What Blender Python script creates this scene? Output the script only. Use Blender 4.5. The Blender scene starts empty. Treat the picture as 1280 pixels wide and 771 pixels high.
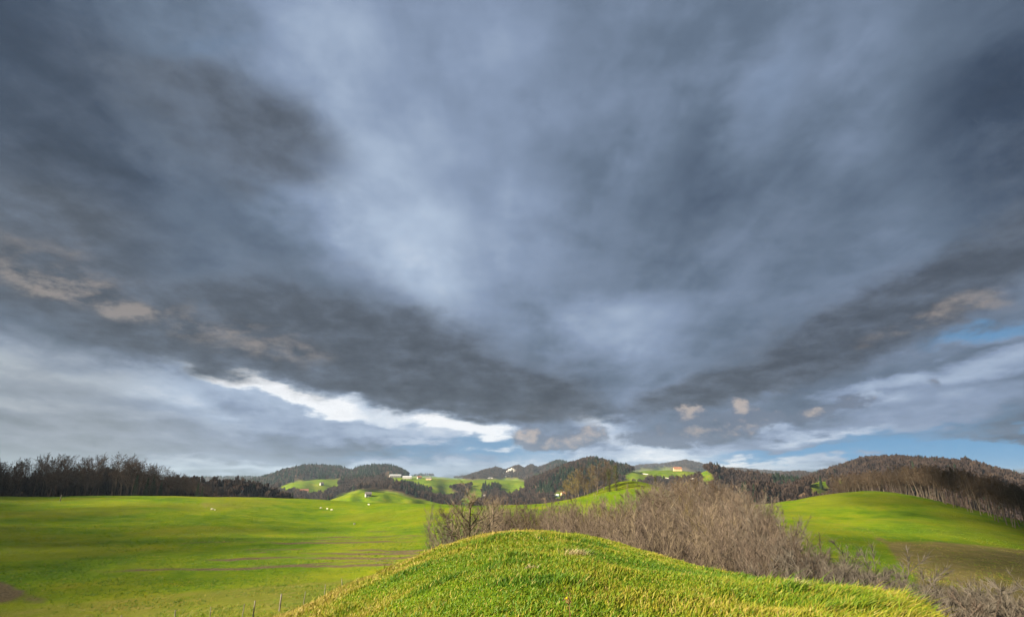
import bpy, math, random
import numpy as np
from math import radians, sin, cos, tan, atan2, hypot, pi, exp, log

# ------------------------------------------------------------------ camera
F_PX = 711.11                 # focal length for a 1280 px wide picture (20 mm on full frame)
PITCH = radians(16.75)
SCN = bpy.context.scene
COL = SCN.collection
cam_d = bpy.data.cameras.new('camera')
cam_d.sensor_width = 36.0
cam_d.lens = 20.0
cam_d.clip_start = 0.1
cam_d.clip_end = 60000.0
cam = bpy.data.objects.new('camera', cam_d)
cam.location = (0, 0, 0)
cam.rotation_euler = (pi / 2 + PITCH, 0, 0)
COL.objects.link(cam)
SCN.camera = cam

# ------------------------------------------------------------------ exposure, sun, sky
SCN.view_settings.view_transform = 'Standard'
SCN.view_settings.look = 'None'
SCN.view_settings.gamma = 1.0
SCN.view_settings.use_curve_mapping = False
EXPO = 1.80
SCN.view_settings.exposure = EXPO
SCN.cycles.max_bounces = 5
SCN.cycles.diffuse_bounces = 3
SCN.cycles.glossy_bounces = 2
SCN.cycles.transmission_bounces = 3
SCN.cycles.volume_bounces = 0
SCN.cycles.transparent_max_bounces = 24
SCN.cycles.sample_clamp_indirect = 4.0
SCN.cycles.use_denoising = True
SCN.cycles.use_adaptive_sampling = True
SCN.cycles.adaptive_threshold = 0.012
SCN.cycles.adaptive_min_samples = 8

SUN_AZ = radians(-122)        # clockwise from +Y: the sun stands to the left behind the camera
SUN_EL = radians(25)
sun_d = bpy.data.lights.new('sun', 'SUN')
sun_d.energy = 5.0
sun_d.angle = radians(0.6)
sun_d.color = (1.0, 0.87, 0.66)
sun = bpy.data.objects.new('sun', sun_d)
sdir = (sin(SUN_AZ) * cos(SUN_EL), cos(SUN_AZ) * cos(SUN_EL), sin(SUN_EL))
import mathutils
sun.rotation_euler = mathutils.Vector(sdir).to_track_quat('Z', 'Y').to_euler()
COL.objects.link(sun)

def pix(px, py):
    """direction of a sight line, as (azimuth, tan of elevation)"""
    u = (px - 640.0) / F_PX
    v = (385.5 - py) / F_PX
    x, y, z = u, cos(PITCH) - v * sin(PITCH), sin(PITCH) + v * cos(PITCH)
    return atan2(x, y), z / hypot(x, y)

def lin(c):
    return tuple(((v / 255.0) / 12.92 if v <= 10 else (((v / 255.0) + 0.055) / 1.055) ** 2.4) for v in c)

world = bpy.data.worlds.new('World')
SCN.world = world
world.use_nodes = True
world.cycles.sampling_method = 'MANUAL'
world.cycles.sample_map_resolution = 512
WT = world.node_tree
WT.nodes.clear()
SKY_S = 0.1
CK = 1.0 / (SKY_S * 2 ** EXPO)

class N:
    """tiny helper for building node graphs"""
    def __init__(self, tree):
        self.t = tree
    def new(self, typ, **kw):
        n = self.t.nodes.new(typ)
        for k, v in kw.items():
            setattr(n, k, v)
        return n
    def put(self, sock, v):
        if hasattr(v, 'is_linked') or hasattr(v, 'links'):
            self.t.links.new(v, sock)
        else:
            sock.default_value = v
    def m(self, op, a, b=0.0, c=None, clamp=False):
        n = self.new('ShaderNodeMath', operation=op, use_clamp=clamp)
        self.put(n.inputs[0], a); self.put(n.inputs[1], b)
        if c is not None: self.put(n.inputs[2], c)
        return n.outputs[0]
    def v(self, op, a, b=(0, 0, 0), s=None):
        n = self.new('ShaderNodeVectorMath', operation=op)
        self.put(n.inputs[0], a); self.put(n.inputs[1], b)
        if s is not None: self.put(n.inputs['Scale'], s)
        return n.outputs['Value'] if op in ('LENGTH', 'DOT_PRODUCT') else n.outputs[0]
    def noise(self, vec, scale, detail=4, rough=0.55, dim='3D', lac=2.0, dist=0.0):
        n = self.new('ShaderNodeTexNoise', noise_dimensions=dim)
        self.put(n.inputs['Vector'], vec)
        n.inputs['Scale'].default_value = scale
        n.inputs['Detail'].default_value = detail
        n.inputs['Roughness'].default_value = rough
        n.inputs['Lacunarity'].default_value = lac
        n.inputs['Distortion'].default_value = dist
        return n
    def mapr(self, v, a, b, c=0.0, d=1.0, smooth=True):
        n = self.new('ShaderNodeMapRange', interpolation_type='SMOOTHSTEP' if smooth else 'LINEAR')
        self.put(n.inputs['Value'], v)
        n.inputs['From Min'].default_value = a; n.inputs['From Max'].default_value = b
        n.inputs['To Min'].default_value = c; n.inputs['To Max'].default_value = d
        return n.outputs[0]
    def mix(self, f, a, b, blend='MIX'):
        n = self.new('ShaderNodeMix', data_type='RGBA', blend_type=blend)
        self.put(n.inputs[0], f)
        self.put(n.inputs[6], a if not isinstance(a, tuple) or len(a) == 4 else a + (1,))
        self.put(n.inputs[7], b if not isinstance(b, tuple) or len(b) == 4 else b + (1,))
        return n.outputs[2]
    def ramp(self, v, stops, interp='LINEAR'):
        n = self.new('ShaderNodeValToRGB')
        cr = n.color_ramp
        cr.interpolation = interp
        while len(cr.elements) < len(stops): cr.elements.new(0.5)
        for e, (p, c) in zip(cr.elements, stops):
            e.position = p; e.color = tuple(c) + (1,)
        self.put(n.inputs[0], v)
        return n.outputs[0]

W = N(WT)
tc = W.new('ShaderNodeTexCoord')
dirv = W.v('NORMALIZE', tc.outputs['Generated'])
sx = W.new('ShaderNodeSeparateXYZ'); W.put(sx.inputs[0], dirv)
az = W.m('ARCTAN2', sx.outputs[0], sx.outputs[1])
el = W.m('ARCSINE', sx.outputs[2])
zc = W.m('ADD', W.m('MAXIMUM', sx.outputs[2], 0.0), 0.18)
cb = W.new('ShaderNodeCombineXYZ')
W.put(cb.inputs[0], W.m('DIVIDE', sx.outputs[0], zc)); W.put(cb.inputs[1], W.m('DIVIDE', sx.outputs[1], zc))
plane = cb.outputs[0]                      # position on a flat cloud layer
ca = W.new('ShaderNodeCombineXYZ'); W.put(ca.inputs[0], az); W.put(ca.inputs[1], el)
ae = ca.outputs[0]                         # azimuth, elevation

# the cloud layer drifts towards us: stretch it along the wind
wind = W.new('ShaderNodeMapping', vector_type='POINT')
W.put(wind.inputs[0], plane)
wind.inputs['Rotation'].default_value = (0, 0, radians(-8))
wind.inputs['Scale'].default_value = (1.0, 0.80, 1.0)
wp = wind.outputs[0]
w_big = W.noise(wp, 1.3, 3, 0.5)
w_mid = W.noise(wp, 4.0, 5, 0.6)
w_fin = W.noise(W.v('MULTIPLY', dirv, (1, 1, 1.7)), 15.0, 7, 0.60, dist=0.4)

def warp(amp_big, amp_mid, amp_fin):
    a = W.v('SCALE', W.v('SUBTRACT', w_big.outputs['Color'], (.5, .5, .5)), s=amp_big)
    b = W.v('SCALE', W.v('SUBTRACT', w_mid.outputs['Color'], (.5, .5, .5)), s=amp_mid)
    c = W.v('SCALE', W.v('SUBTRACT', w_fin.outputs['Color'], (.5, .5, .5)), s=amp_fin)
    v = W.v('ADD', W.v('ADD', W.v('ADD', ae, a), b), c)
    return W.v('MULTIPLY', v, (1, 1, 0))

def blob(vec, px, py, L, Wd, ang):
    """gaussian patch of sky: centre, half length, half width, tilt"""
    a0, t0 = pix(px, py); e0 = math.atan(t0)
    d = radians(ang)
    a1, t1 = pix(px + L * cos(d), py + L * sin(d)); e1 = math.atan(t1)
    a2, t2 = pix(px - Wd * sin(d), py + Wd * cos(d)); e2 = math.atan(t2)
    l1 = hypot(a1 - a0, e1 - e0)
    rot = atan2(e1 - e0, a1 - a0)
    l2 = abs((a2 - a0) * -sin(rot) + (e2 - e0) * cos(rot))
    mp = W.new('ShaderNodeMapping', vector_type='TEXTURE')
    W.put(mp.inputs[0], vec)
    mp.inputs['Location'].default_value = (a0, e0, 0)
    mp.inputs['Rotation'].default_value = (0, 0, rot)
    mp.inputs['Scale'].default_value = (l1, l2, 1)
    dd = W.v('DOT_PRODUCT', mp.outputs[0], mp.outputs[0])
    W.t.links.new(mp.outputs[0], dd.node.inputs[1])
    return dd

def field(vec, base, blobs):
    acc = base
    for i, (px, py, L, Wd, ang, amp) in enumerate(blobs):
        if i % 6 == 5:                     # evaluate a few at a time (keeps the shader's stack small)
            ch = W.new('ShaderNodeCombineXYZ'); W.put(ch.inputs[2], acc)
            vec = W.v('MULTIPLY', W.v('ADD', vec, ch.outputs[0]), (1, 1, 1e-6))
        acc = W.m('ADD', W.mapr(blob(vec, px, py, L, Wd, ang), -1.4, 3.0, 1.28 * amp, 0.0), acc)
    return acc

soft = warp(0.08, 0.06, 0.035)
crisp = warp(0.05, 0.05, 0.045)
fine = warp(0.0, 0.020, 0.050)
# --- high thin overcast: brightness field
nb = W.m('MULTIPLY_ADD', W.m('SUBTRACT', w_big.outputs['Fac'], 0.5), 0.34,
         W.m('MULTIPLY_ADD', W.m('SUBTRACT', w_mid.outputs['Fac'], 0.5), 0.34, W.m('MULTIPLY', W.m('SUBTRACT', w_fin.outputs['Fac'], 0.5), 0.12)))
stm = W.new('ShaderNodeMapping', vector_type='POINT')
W.put(stm.inputs[0], plane)
stm.inputs['Rotation'].default_value = (0, 0, radians(-6))
stm.inputs['Scale'].default_value = (1.0, 0.22, 1.0)
streak = W.noise(stm.outputs[0], 2.6, 5, 0.6)
nb = W.m('MULTIPLY_ADD', W.m('SUBTRACT', streak.outputs['Fac'], 0.5), 0.30, nb)
HIGH = [
    (450, 190, 190, 85, 68, .19), (510, 310, 80, 70, 20, .07), (400, 275, 100, 46, 20, .09), (560, 390, 70, 46, 40, .09),
    (560, 330, 60, 60, 0, .06), (630, 150, 230, 90, 85, .12), (520, 110, 160, 90, 60, .05), (480, 40, 170, 50, 0, .05),
    (950, 130, 90, 34, -60, .12), (800, 215, 70, 24, -55, .06), (770, 410, 70, 36, -10, .20),
    (700, 330, 90, 60, 60, .05), (900, 340, 120, 34, -25, .08),
    (0, 60, 120, 260, 0, -.20), (60, 20, 200, 90, 0, -.06), (1290, 60, 150, 170, 0, -.16), (1290, 200, 150, 110, 0, -.08),
    (860, 190, 170, 60, -20, -.04), (190, 260, 210, 60, 10, -.08), (760, 250, 120, 70, 0, -.05),
    (70, 470, 260, 40, 6, .24), (40, 560, 260, 26, 0, .12), (250, 540, 190, 26, 6, .06), (180, 500, 170, 14, 9, -.06),
    (470, 512, 160, 12, 12.5, .31), (330, 482, 90, 9, 16, .28), (480, 522, 200, 26, 10, .20), (600, 543, 60, 8, 12, .26), (420, 540, 160, 9, 5, .14),
    (300, 585, 120, 10, 0, .30), (560, 585, 150, 9, 0, .30), (790, 572, 130, 13, 0, .30), (980, 581, 120, 8, 0, .34),
    (745, 527, 46, 14, 10, .42), (830, 560, 90, 14, 5, .26), (620, 562, 90, 12, 5, .16), (960, 545, 110, 12, -4, .20),
    (1210, 470, 140, 16, -14, .26), (1080, 490, 60, 10, -12, .22), (1120, 520, 170, 12, -6, .16), (1240, 545, 110, 10, -2, .0),
    (1250, 420, 60, 10, -12, .16), (1040, 535, 90, 6, -4, .12),
]
B = W.m('ADD', field(soft, 0.448, HIGH), nb)
hi_col = W.ramp(B, [(0.0, lin((38, 48, 62))), (.22, lin((66, 80, 100))), (.42, lin((104, 120, 141))), (.60, lin((138, 155, 182))),
                    (.76, lin((172, 189, 212))), (.92, lin((216, 226, 238))), (1.0, lin((247, 250, 254)))])
BEIGE = [(40, 540, 260, 60, 4, .75), (60, 450, 160, 26, 8, .45), (-200, 500, 300, 110, 0, .5)]
hi_col = W.mix(W.m('MULTIPLY', W.mapr(field(soft, 0.0, BEIGE), 0.0, 1.0), .75), hi_col, W.mix(1.0, hi_col, (1.20, 1.03, .80), 'MULTIPLY'))
hi_col = W.v('SCALE', hi_col, s=CK)
# --- clear patches between the sheets
CLEAR = [(560, 566, 130, 9, -2, .65), (640, 556, 60, 8, 0, .5), (1000, 566, 130, 9, 0, 1.0), (1180, 562, 170, 15, 2, 1.1), (1275, 570, 100, 22, 0, 1.0), (1150, 535, 120, 8, -4, .5),
         (1230, 418, 70, 11, -14, .8), (745, 512, 22, 6, 0, .5), (960, 125, 90, 34, -60, .26), (250, 60, 120, 14, -10, .25), (690, 572, 60, 5, 0, .4)]
clear = W.m('MULTIPLY', W.mapr(W.m('ADD', field(soft, 0.0, CLEAR), nb), 0.10, 1.0), 0.9)
sky = W.new('ShaderNodeTexSky', sky_type='NISHITA')
sky.sun_disc = False
sky.sun_elevation = SUN_EL
sky.sun_rotation = SUN_AZ % (2 * pi)
sky.altitude = 600
sky.air_density = 1.0
sky.dust_density = 0.6
sky.ozone_density = 2.0
W.put(sky.inputs['Vector'], W.v('NORMALIZE', W.v('ADD', dirv, (0, 0, 0.45))))
sky_c = W.v('MULTIPLY', sky.outputs[0], (0.33, 0.50, 0.49))
col = W.mix(clear, hi_col, sky_c)
# --- lower dark cloud banks
DARK = [
    (120, 400, 190, 40, 14, .8), (330, 425, 190, 46, 13, .8), (520, 452, 180, 46, 11, .9), (630, 490, 100, 28, 8, .95), (560, 505, 110, 16, 11, .6), (700, 506, 60, 20, 4, .6),
    (200, 345, 300, 80, 14, .45), (40, 345, 120, 40, 14, .3), (70, 285, 110, 36, 12, .45), (-60, 250, 160, 70, 10, .5), (470, 385, 130, 40, 18, .35),
    (262, 130, 140, 46, 20, .62), (365, 175, 80, 40, 28, .62), (300, 215, 90, 24, 8, .50), (300, 242, 30, 12, 0, .3), (170, 120, 120, 50, 0, .30), (225, 88, 60, 22, 0, .25), (180, 190, 150, 50, 10, .28),
    (1000, 440, 180, 38, -20, .88), (1170, 365, 190, 42, -24, .82), (885, 490, 95, 20, -14, .9), (1300, 300, 160, 50, -28, .7), (1080, 440, 130, 26, -18, .4),
    (1010, 330, 120, 50, -30, .25), (850, 300, 160, 60, -25, .22), (720, 390, 70, 40, 60, .15), (1300, 230, 120, 70, -30, .4), (690, 450, 60, 22, 20, .2),
]
dn = W.m('MULTIPLY_ADD', W.m('SUBTRACT', w_mid.outputs['Fac'], 0.5), 0.95, W.m('MULTIPLY', W.m('SUBTRACT', w_fin.outputs['Fac'], 0.5), 0.34))
Dk = W.m('ADD', field(crisp, 0.0, DARK), dn)
dmask = W.m('MULTIPLY', W.mapr(Dk, 0.05, 1.20), 0.96)
inner = W.noise(wp, 6.0, 6, 0.62)
dsh = W.m('ADD', W.m('MULTIPLY_ADD', W.m('SUBTRACT', inner.outputs['Fac'], .5), 1.2, .55), W.m('MULTIPLY_ADD', W.m('SUBTRACT', w_fin.outputs['Fac'], .5), .3, W.m('MULTIPLY', Dk, -0.18)))
dk_col = W.ramp(dsh, [(.05, lin((68, 76, 88))), (.28, lin((82, 91, 104))), (.52, lin((100, 111, 127))), (.80, lin((122, 136, 158)))])
dk_col = W.v('SCALE', dk_col, s=CK)
# undersides lit by the low sun
WARM = [(25, 348, 70, 14, 16, .55), (120, 374, 90, 16, 14, .55), (250, 404, 120, 18, 14, .6), (350, 432, 60, 16, 16, .5), (90, 350, 150, 26, 16, .3), (0, 310, 100, 30, 10, .35),
        (1190, 392, 70, 14, -16, .75), (1275, 380, 50, 14, -8, .7), (1115, 414, 56, 10, -14, .6), (700, 520, 60, 14, 0, .2)]
wn = W.noise(W.v('MULTIPLY', dirv, (1, 1, 2.2)), 16.0, 6, 0.62)
wm = W.m('MULTIPLY', W.mapr(W.m('MULTIPLY', field(crisp, 0.0, WARM), W.m('MULTIPLY_ADD', W.m('SUBTRACT', wn.outputs['Fac'], .5), 5.0, .62)), 0.0, 1.35), 0.72)
dk_col = W.mix(wm, dk_col, tuple(c * CK for c in lin((160, 151, 146))))
col = W.mix(dmask, col, dk_col)
# --- small cumulus along the far ridge
CUM = [(660, 546, 16, 13, 0, 1.2), (700, 551, 32, 9, -4, 1.1), (736, 543, 16, 9, -10, 1.0), (690, 547, 45, 8, 0, .4),
       (862, 514, 15, 8, 0, 1.1), (930, 513, 15, 10, 20, 1.2), (950, 521, 22, 8, 10, .8), (858, 541, 26, 12, 0, 1.0), (815, 546, 34, 10, 6, 1.0), (850, 552, 40, 6, 0, .5),
       (930, 537, 34, 7, -4, 1.0), (900, 530, 30, 10, 0, .5), (1022, 515, 18, 8, -5, 1.0), (1070, 502, 28, 8, -14, .8), (1045, 510, 40, 6, -8, .5), (1170, 476, 14, 6, 20, .7), (990, 525, 40, 8, -8, .6), (668, 556, 30, 6, 0, .5), (720, 556, 40, 6, 0, .6), (866, 521, 24, 5, 0, .6), (940, 524, 34, 6, 0, .7), (880, 552, 60, 7, 0, .5), (790, 548, 50, 7, 4, .4)]
cn = W.m('MULTIPLY', W.m('SUBTRACT', W.noise(W.v('MULTIPLY', dirv, (1, 1, 1.5)), 55.0, 6, 0.65).outputs['Fac'], 0.5), 2.6)
Cu = W.m('MULTIPLY', field(fine, 0.0, CUM), W.m('MULTIPLY_ADD', cn, 1.1, 1.0))
cmask = W.mapr(Cu, 0.20, 1.05, 0.0, 0.85)
LIT = [(657, 542, 14, 12, 0, 1.0), (706, 552, 26, 7, -4, .8), (736, 540, 14, 8, 0, .7), (861, 512, 15, 8, 0, 1.1), (927, 510, 14, 9, 20, 1.3), (866, 541, 14, 10, 0, .6),
       (928, 536, 28, 5, -4, .6), (1017, 514, 14, 6, 0, .7)]
lit = W.mapr(W.m('MULTIPLY_ADD', cn, 0.9, field(fine, 0.0, LIT)), 0.15, 1.25)
cu_col = W.mix(lit, tuple(c * CK for c in lin((112, 124, 144))), tuple(c * CK for c in lin((190, 178, 171))))
col = W.mix(cmask, col, cu_col)
# --- below the horizon: dim land
col = W.mix(W.mapr(sx.outputs[2], -0.06, -0.01), tuple(c * CK for c in lin((70, 80, 70))), col)
bg = W.new('ShaderNodeBackground')
W.put(bg.inputs['Color'], col)
bg.inputs['Strength'].default_value = SKY_S
wo = W.new('ShaderNodeOutputWorld')
WT.links.new(bg.outputs[0], wo.inputs[0])

# ------------------------------------------------------------------ terrain
rng = np.random.default_rng(7)

def vnoise(x, y, seed=0):
    """smooth 2-D value noise, vectorised"""
    xi = np.floor(x).astype(np.int64); yi = np.floor(y).astype(np.int64)
    fx = x - xi; fy = y - yi
    fx = fx * fx * (3 - 2 * fx); fy = fy * fy * (3 - 2 * fy)
    def h(a, b):
        n = (a * 374761393 + b * 668265263 + seed * 1442695041) & 0x7fffffff
        n = ((n ^ (n >> 13)) * 1274126177) & 0x7fffffff
        return ((n ^ (n >> 16)) & 0xffff) / 65535.0
    a = h(xi, yi); b = h(xi + 1, yi); c = h(xi, yi + 1); d = h(xi + 1, yi + 1)
    return (a + (b - a) * fx) * (1 - fy) + (c + (d - c) * fx) * fy - 0.5

def fbm(x, y, octv=4, seed=0):
    s = 0; a = 1.0
    for k in range(octv):
        s = s + a * vnoise(x * 2 ** k, y * 2 ** k, seed + k); a *= 0.5
    return s

# --- the knoll we stand on: sight line that grazes its rim (px, py) and distance of the rim
RIM = [(-900, 771, 7), (-300, 900, 8), (100, 850, 10), (340, 777, 12.5), (380, 761, 13), (419, 744, 13.5), (478, 719, 14), (537, 693, 14.5), (590, 676, 15), (629, 668, 15),
       (680, 666, 15), (720, 668.5, 15), (780, 685, 14), (874, 708, 12.5), (936, 725, 11.5), (1017, 740, 10.5), (1086, 751, 9.6), (1133, 764, 9.2), (1167, 780, 9), (1230, 812, 8.8),
       (1330, 860, 8.5)]
_rt = np.array([pix(p, q)[0] for p, q, r in RIM[1:]]); _rs = np.array([pix(p, q)[1] for p, q, r in RIM[1:]]); _rr = np.array([r for p, q, r in RIM[1:]], float)
_th = np.linspace(-pi, pi, 1441)
_ts = np.interp(_th, np.concatenate([[-pi, -1.6], _rt, [1.6, pi]]), np.concatenate([[-.2, -.33], _rs, [-.33, -.2]]))
_tr = np.interp(_th, np.concatenate([[-pi, -1.6], _rt, [1.6, pi]]), np.concatenate([[9, 7.5], _rr, [8, 9]]))
_k = np.exp(-np.linspace(-2, 2, 17) ** 2); _k /= _k.sum()
_ts = np.convolve(np.pad(_ts, 8, mode='wrap'), _k, 'valid'); _tr = np.convolve(np.pad(_tr, 8, mode='wrap'), _k, 'valid')

def knoll(th, r):
    tc_ = np.interp(th, _th, _ts); rc = np.interp(th, _th, _tr)
    q = (r - rc) / rc
    front = tc_ * r - 1.62 * q * q
    lim = 0.28
    qq = np.minimum(np.maximum(q, 0), lim)
    back = tc_ * r - 1.62 * 2.6 * (qq * qq + 2 * lim * np.maximum(q - lim, 0))
    return np.where(q < 0, front, back)

# --- meadows, gully and mound: surveyed points (px, py, distance) or ('z', px, height, distance)
PTS = [
    # left meadow
    (-120, 621, 330), (0, 621, 330), (100, 621, 330), (200, 619, 320), (300, 621, 310), (400, 623.5, 300), (500, 628, 280), (560, 631, 270),
    (-120, 680, 150), (0, 680, 150), (0, 720, 105), (0, 771, 75), (-150, 771, 80), (150, 660, 180), (150, 700, 115), (150, 771, 68), (300, 650, 200), (300, 680, 140), (300, 710, 100), (300, 765, 60),
    (420, 640, 240), (420, 680, 130), (420, 720, 85), (420, 760, 58), (520, 650, 190), (520, 680, 115), (520, 705, 86), (560, 665, 140), (580, 700, 85),
    # slope and mound behind the gully
    (610, 633, 250), (660, 631, 245), (700, 629, 238), (640, 662, 130), (700, 655, 145), (760, 648, 165), (735, 622, 225), (705, 625, 232), (690, 630, 265), (715, 626, 262), (735, 621, 262), (752, 611, 260), (768, 602, 262), (600, 634, 275), (790, 598.5, 262), (775, 600, 262), (812, 603, 260), (832, 614, 255), (860, 625, 240), (790, 625, 210), (800, 643, 180), (900, 633, 235),
    # gully
    ('z', 640, -13.5, 70), ('z', 740, -14.5, 62), ('z', 840, -15, 62), ('z', 840, -14, 110), ('z', 920, -15.5, 70), ('z', 900, -14, 130), ('z', 1000, -15.5, 62), ('z', 1100, -16, 55), ('z', 1220, -17, 58), ('z', 560, -12.5, 50), ('z', 700, -14, 100), ('z', 450, -11.5, 40), ('z', 700, -13, 40), ('z', 950, -14, 40), ('z', 1250, -15, 40), ('z', 200, -11.5, 40), ('z', -100, -12, 40),
    # right meadow
    (955, 629, 258), (1010, 622, 280), (1060, 615.5, 298), (1110, 612.5, 300), (1160, 624, 268), (1220, 645, 236), (1280, 667, 206), (1350, 690, 190),
    (960, 650, 180), (1000, 650, 190), (1000, 682, 122), (1060, 650, 200), (1060, 692, 120), (1100, 650, 195), (1100, 680, 140), (1145, 720, 98), (1200, 660, 195), (1200, 682, 150), (1280, 690, 160), (1280, 730, 110), (1280, 771, 82), (1200, 771, 74), (1100, 742, 78), (1050, 720, 88), (1400, 771, 85), (1400, 700, 160),
    # out of sight behind the crests
    ('z', -150, -14, 480), ('z', 0, -15, 460), ('z', 150, -16, 450), ('z', 300, -24, 430), ('z', 400, -34, 420), ('z', 500, -38, 400), ('z', 600, -40, 380), ('z', 700, -40, 370), ('z', 800, -30, 350), ('z', 900, -34, 360),
    ('z', 1000, -26, 390), ('z', 1080, -16, 390), ('z', 1150, -14, 380), ('z', 1220, -14, 330), ('z', 1300, -16, 300), ('z', 1400, -18, 300),
    ('z', -150, -40, 700), ('z', 100, -46, 700), ('z', 300, -60, 620), ('z', 500, -72, 560), ('z', 700, -72, 560), ('z', 900, -64, 560), ('z', 1050, -50, 600), ('z', 1200, -40, 560), ('z', 1400, -40, 560),
    # behind and beside the camera
    ('a', -90, -10, 60), ('a', -90, -6, 150), ('a', -75, -9, 200), ('a', -75, -11, 80), ('a', -120, -8, 60), ('a', 180, -9, 60), ('a', 100, -14, 80), ('a', 80, -14, 120), ('a', 80, -12, 250), ('a', -90, -6, 330), ('a', 180, -12, 300), ('a', 120, -14, 300), ('a', -130, -10, 300), ('a', 180, -40, 900), ('a', 100, -40, 900), ('a', -100, -40, 900),
]
_P = []
for p in PTS:
    if p[0] == 'z':
        th = pix(p[1], 640)[0]; _P.append((th, log(p[3]), p[2]))
    elif p[0] == 'a':
        _P.append((radians(p[1]), log(p[3]), p[2]))
    else:
        th, t = pix(p[0], p[1]); _P.append((th, log(p[2]), t * p[2]))
_P = np.array(_P)
def _feat(th, lr):
    return np.stack([lr * 1.1, np.sin(th) * 2.2, np.cos(th) * 2.2], -1)
_C = _feat(_P[:, 0], _P[:, 1])
def _phi(d): return d ** 3
_n = len(_C)
_A = np.zeros((_n + 4, _n + 4))
_A[:_n, :_n] = _phi(np.linalg.norm(_C[:, None] - _C[None], axis=-1)) + np.eye(_n) * 0.002
_A[:_n, _n] = 1; _A[:_n, _n + 1:] = _C; _A[_n, :_n] = 1; _A[_n + 1:, :_n] = _C.T
_w = np.linalg.solve(_A, np.concatenate([_P[:, 2], np.zeros(4)]))

def meadow(th, r):
    sh = th.shape; th = th.ravel(); lr = np.log(np.clip(r.ravel(), 30, 1000))
    out = np.empty(th.shape)
    for i in range(0, len(th), 20000):
        f = _feat(th[i:i + 20000], lr[i:i + 20000])
        d = np.sqrt(((f[:, None] - _C[None]) ** 2).sum(-1))
        out[i:i + 20000] = _phi(d) @ _w[:_n] + _w[_n] + f @ _w[_n + 1:]
    return np.clip(out.reshape(sh), -75, 5)

# --- hills: ridge line (px, py), distance, spread, height of the trees standing on it
HILLS = [
    ('wooded rise', 440, .20, 15, -22, [(-300, 592), (-100, 588), (0, 588), (60, 585), (130, 581), (180, 587), (220, 599), (260, 610), (300, 618), (340, 626)]),
    ('brown rise', 620, .18, 9, -45, [(150, 605), (240, 601), (275, 598), (300, 601), (330, 608), (365, 619), (400, 632)]),
    ('double hill', 2600, .22, 12, -60, [(250, 606), (300, 603), (330, 596), (358, 586), (380, 581.5), (400, 580), (425, 582), (438, 587), (452, 583), (470, 580.5), (485, 581), (500, 585.5), (515, 594), (535, 600), (570, 606)]),
    ('pasture ridge', 1900, .30, 0, -60, [(300, 618), (340, 611), (365, 603), (400, 598.5), (430, 599.5), (460, 599), (500, 596.5), (540, 597.5), (580, 600), (620, 599), (650, 601), (680, 606), (720, 625)]),
    ('wood spur', 1300, .20, 10, -60, [(390, 628), (430, 613), (450, 606), (480, 603), (505, 605), (522, 612), (545, 619), (580, 625), (610, 626), (640, 620), (680, 626)]),
    ('green swell', 800, .22, 0, -62, [(380, 634), (420, 622.5), (440, 616.5), (465, 614.5), (490, 616.5), (520, 623.5), (560, 631)]),
    ('far ridge', 5200, .15, 0, -60, [(-400, 597), (200, 599), (505, 596), (525, 593.5), (545, 594.5), (565, 597.5), (700, 590), (780, 587), (800, 583.5), (830, 580.5), (858, 577), (875, 580), (900, 586), (922, 587), (940, 588), (1000, 592), (1240, 593), (1500, 594), (1800, 597)]),
    ('cliff ridge', 3400, .16, 13, -60, [(560, 602), (575, 597), (590, 592), (608, 586.5), (620, 583), (630, 586.5), (640, 583), (648, 580.5), (655, 585), (664, 580), (672, 584), (682, 580), (690, 576), (700, 573.5), (712, 577), (740, 585)]),
    ('central hill', 1700, .26, 13, -60, [(600, 627), (640, 611), (670, 595), (700, 584), (718, 577), (732, 571), (743, 569.5), (752, 572), (770, 577.5), (785, 581), (810, 591), (840, 604)]),
    ('plateau', 1900, .22, 0, -60, [(740, 604), (780, 592.5), (810, 588), (840, 586.8), (870, 590), (890, 590.5), (920, 598), (950, 606)]),
    ('brown hill', 1250, .20, 11, -60, [(850, 606), (868, 592), (878, 584), (890, 580.5), (905, 586), (930, 590), (955, 592.5), (985, 597), (1010, 603), (1035, 610), (1080, 620)]),
    ('near brown hill', 850, .18, 9, -60, [(890, 624), (915, 612), (940, 604), (960, 604), (980, 611), (1005, 616), (1050, 630)]),
    ('blue hill', 2900, .18, 12, -60, [(940, 598), (960, 594), (980, 590.5), (1000, 588.5), (1015, 592), (1040, 599)]),
    ('long hill', 1500, .28, 12, -60, [(960, 616), (990, 603), (1020, 591), (1050, 581), (1075, 573), (1100, 570.5), (1130, 570.5), (1150, 572), (1185, 574), (1205, 573.5), (1220, 578), (1250, 586), (1280, 594), (1340, 602), (1420, 612)]),
    ('hill pasture', 900, .18, 0, -58, [(980, 622), (1005, 608), (1025, 602), (1050, 601), (1085, 603), (1130, 610), (1200, 622)]),
]
HL = []
for name, D, w, tree, zb, line in HILLS:
    th = np.array([pix(p, q)[0] for p, q in line]); zz = np.array([pix(p, q)[1] * D - tree * 0.8 for p, q in line])
    HL.append((name, D, w, zb, th, zz))

def knoll_top(x, y, th, r):
    return knoll(th, r) + 0.17 * fbm(x / 1.9, y / 1.9, 3, 21) * np.clip((r - 2) / 5, 0, 1)

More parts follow.
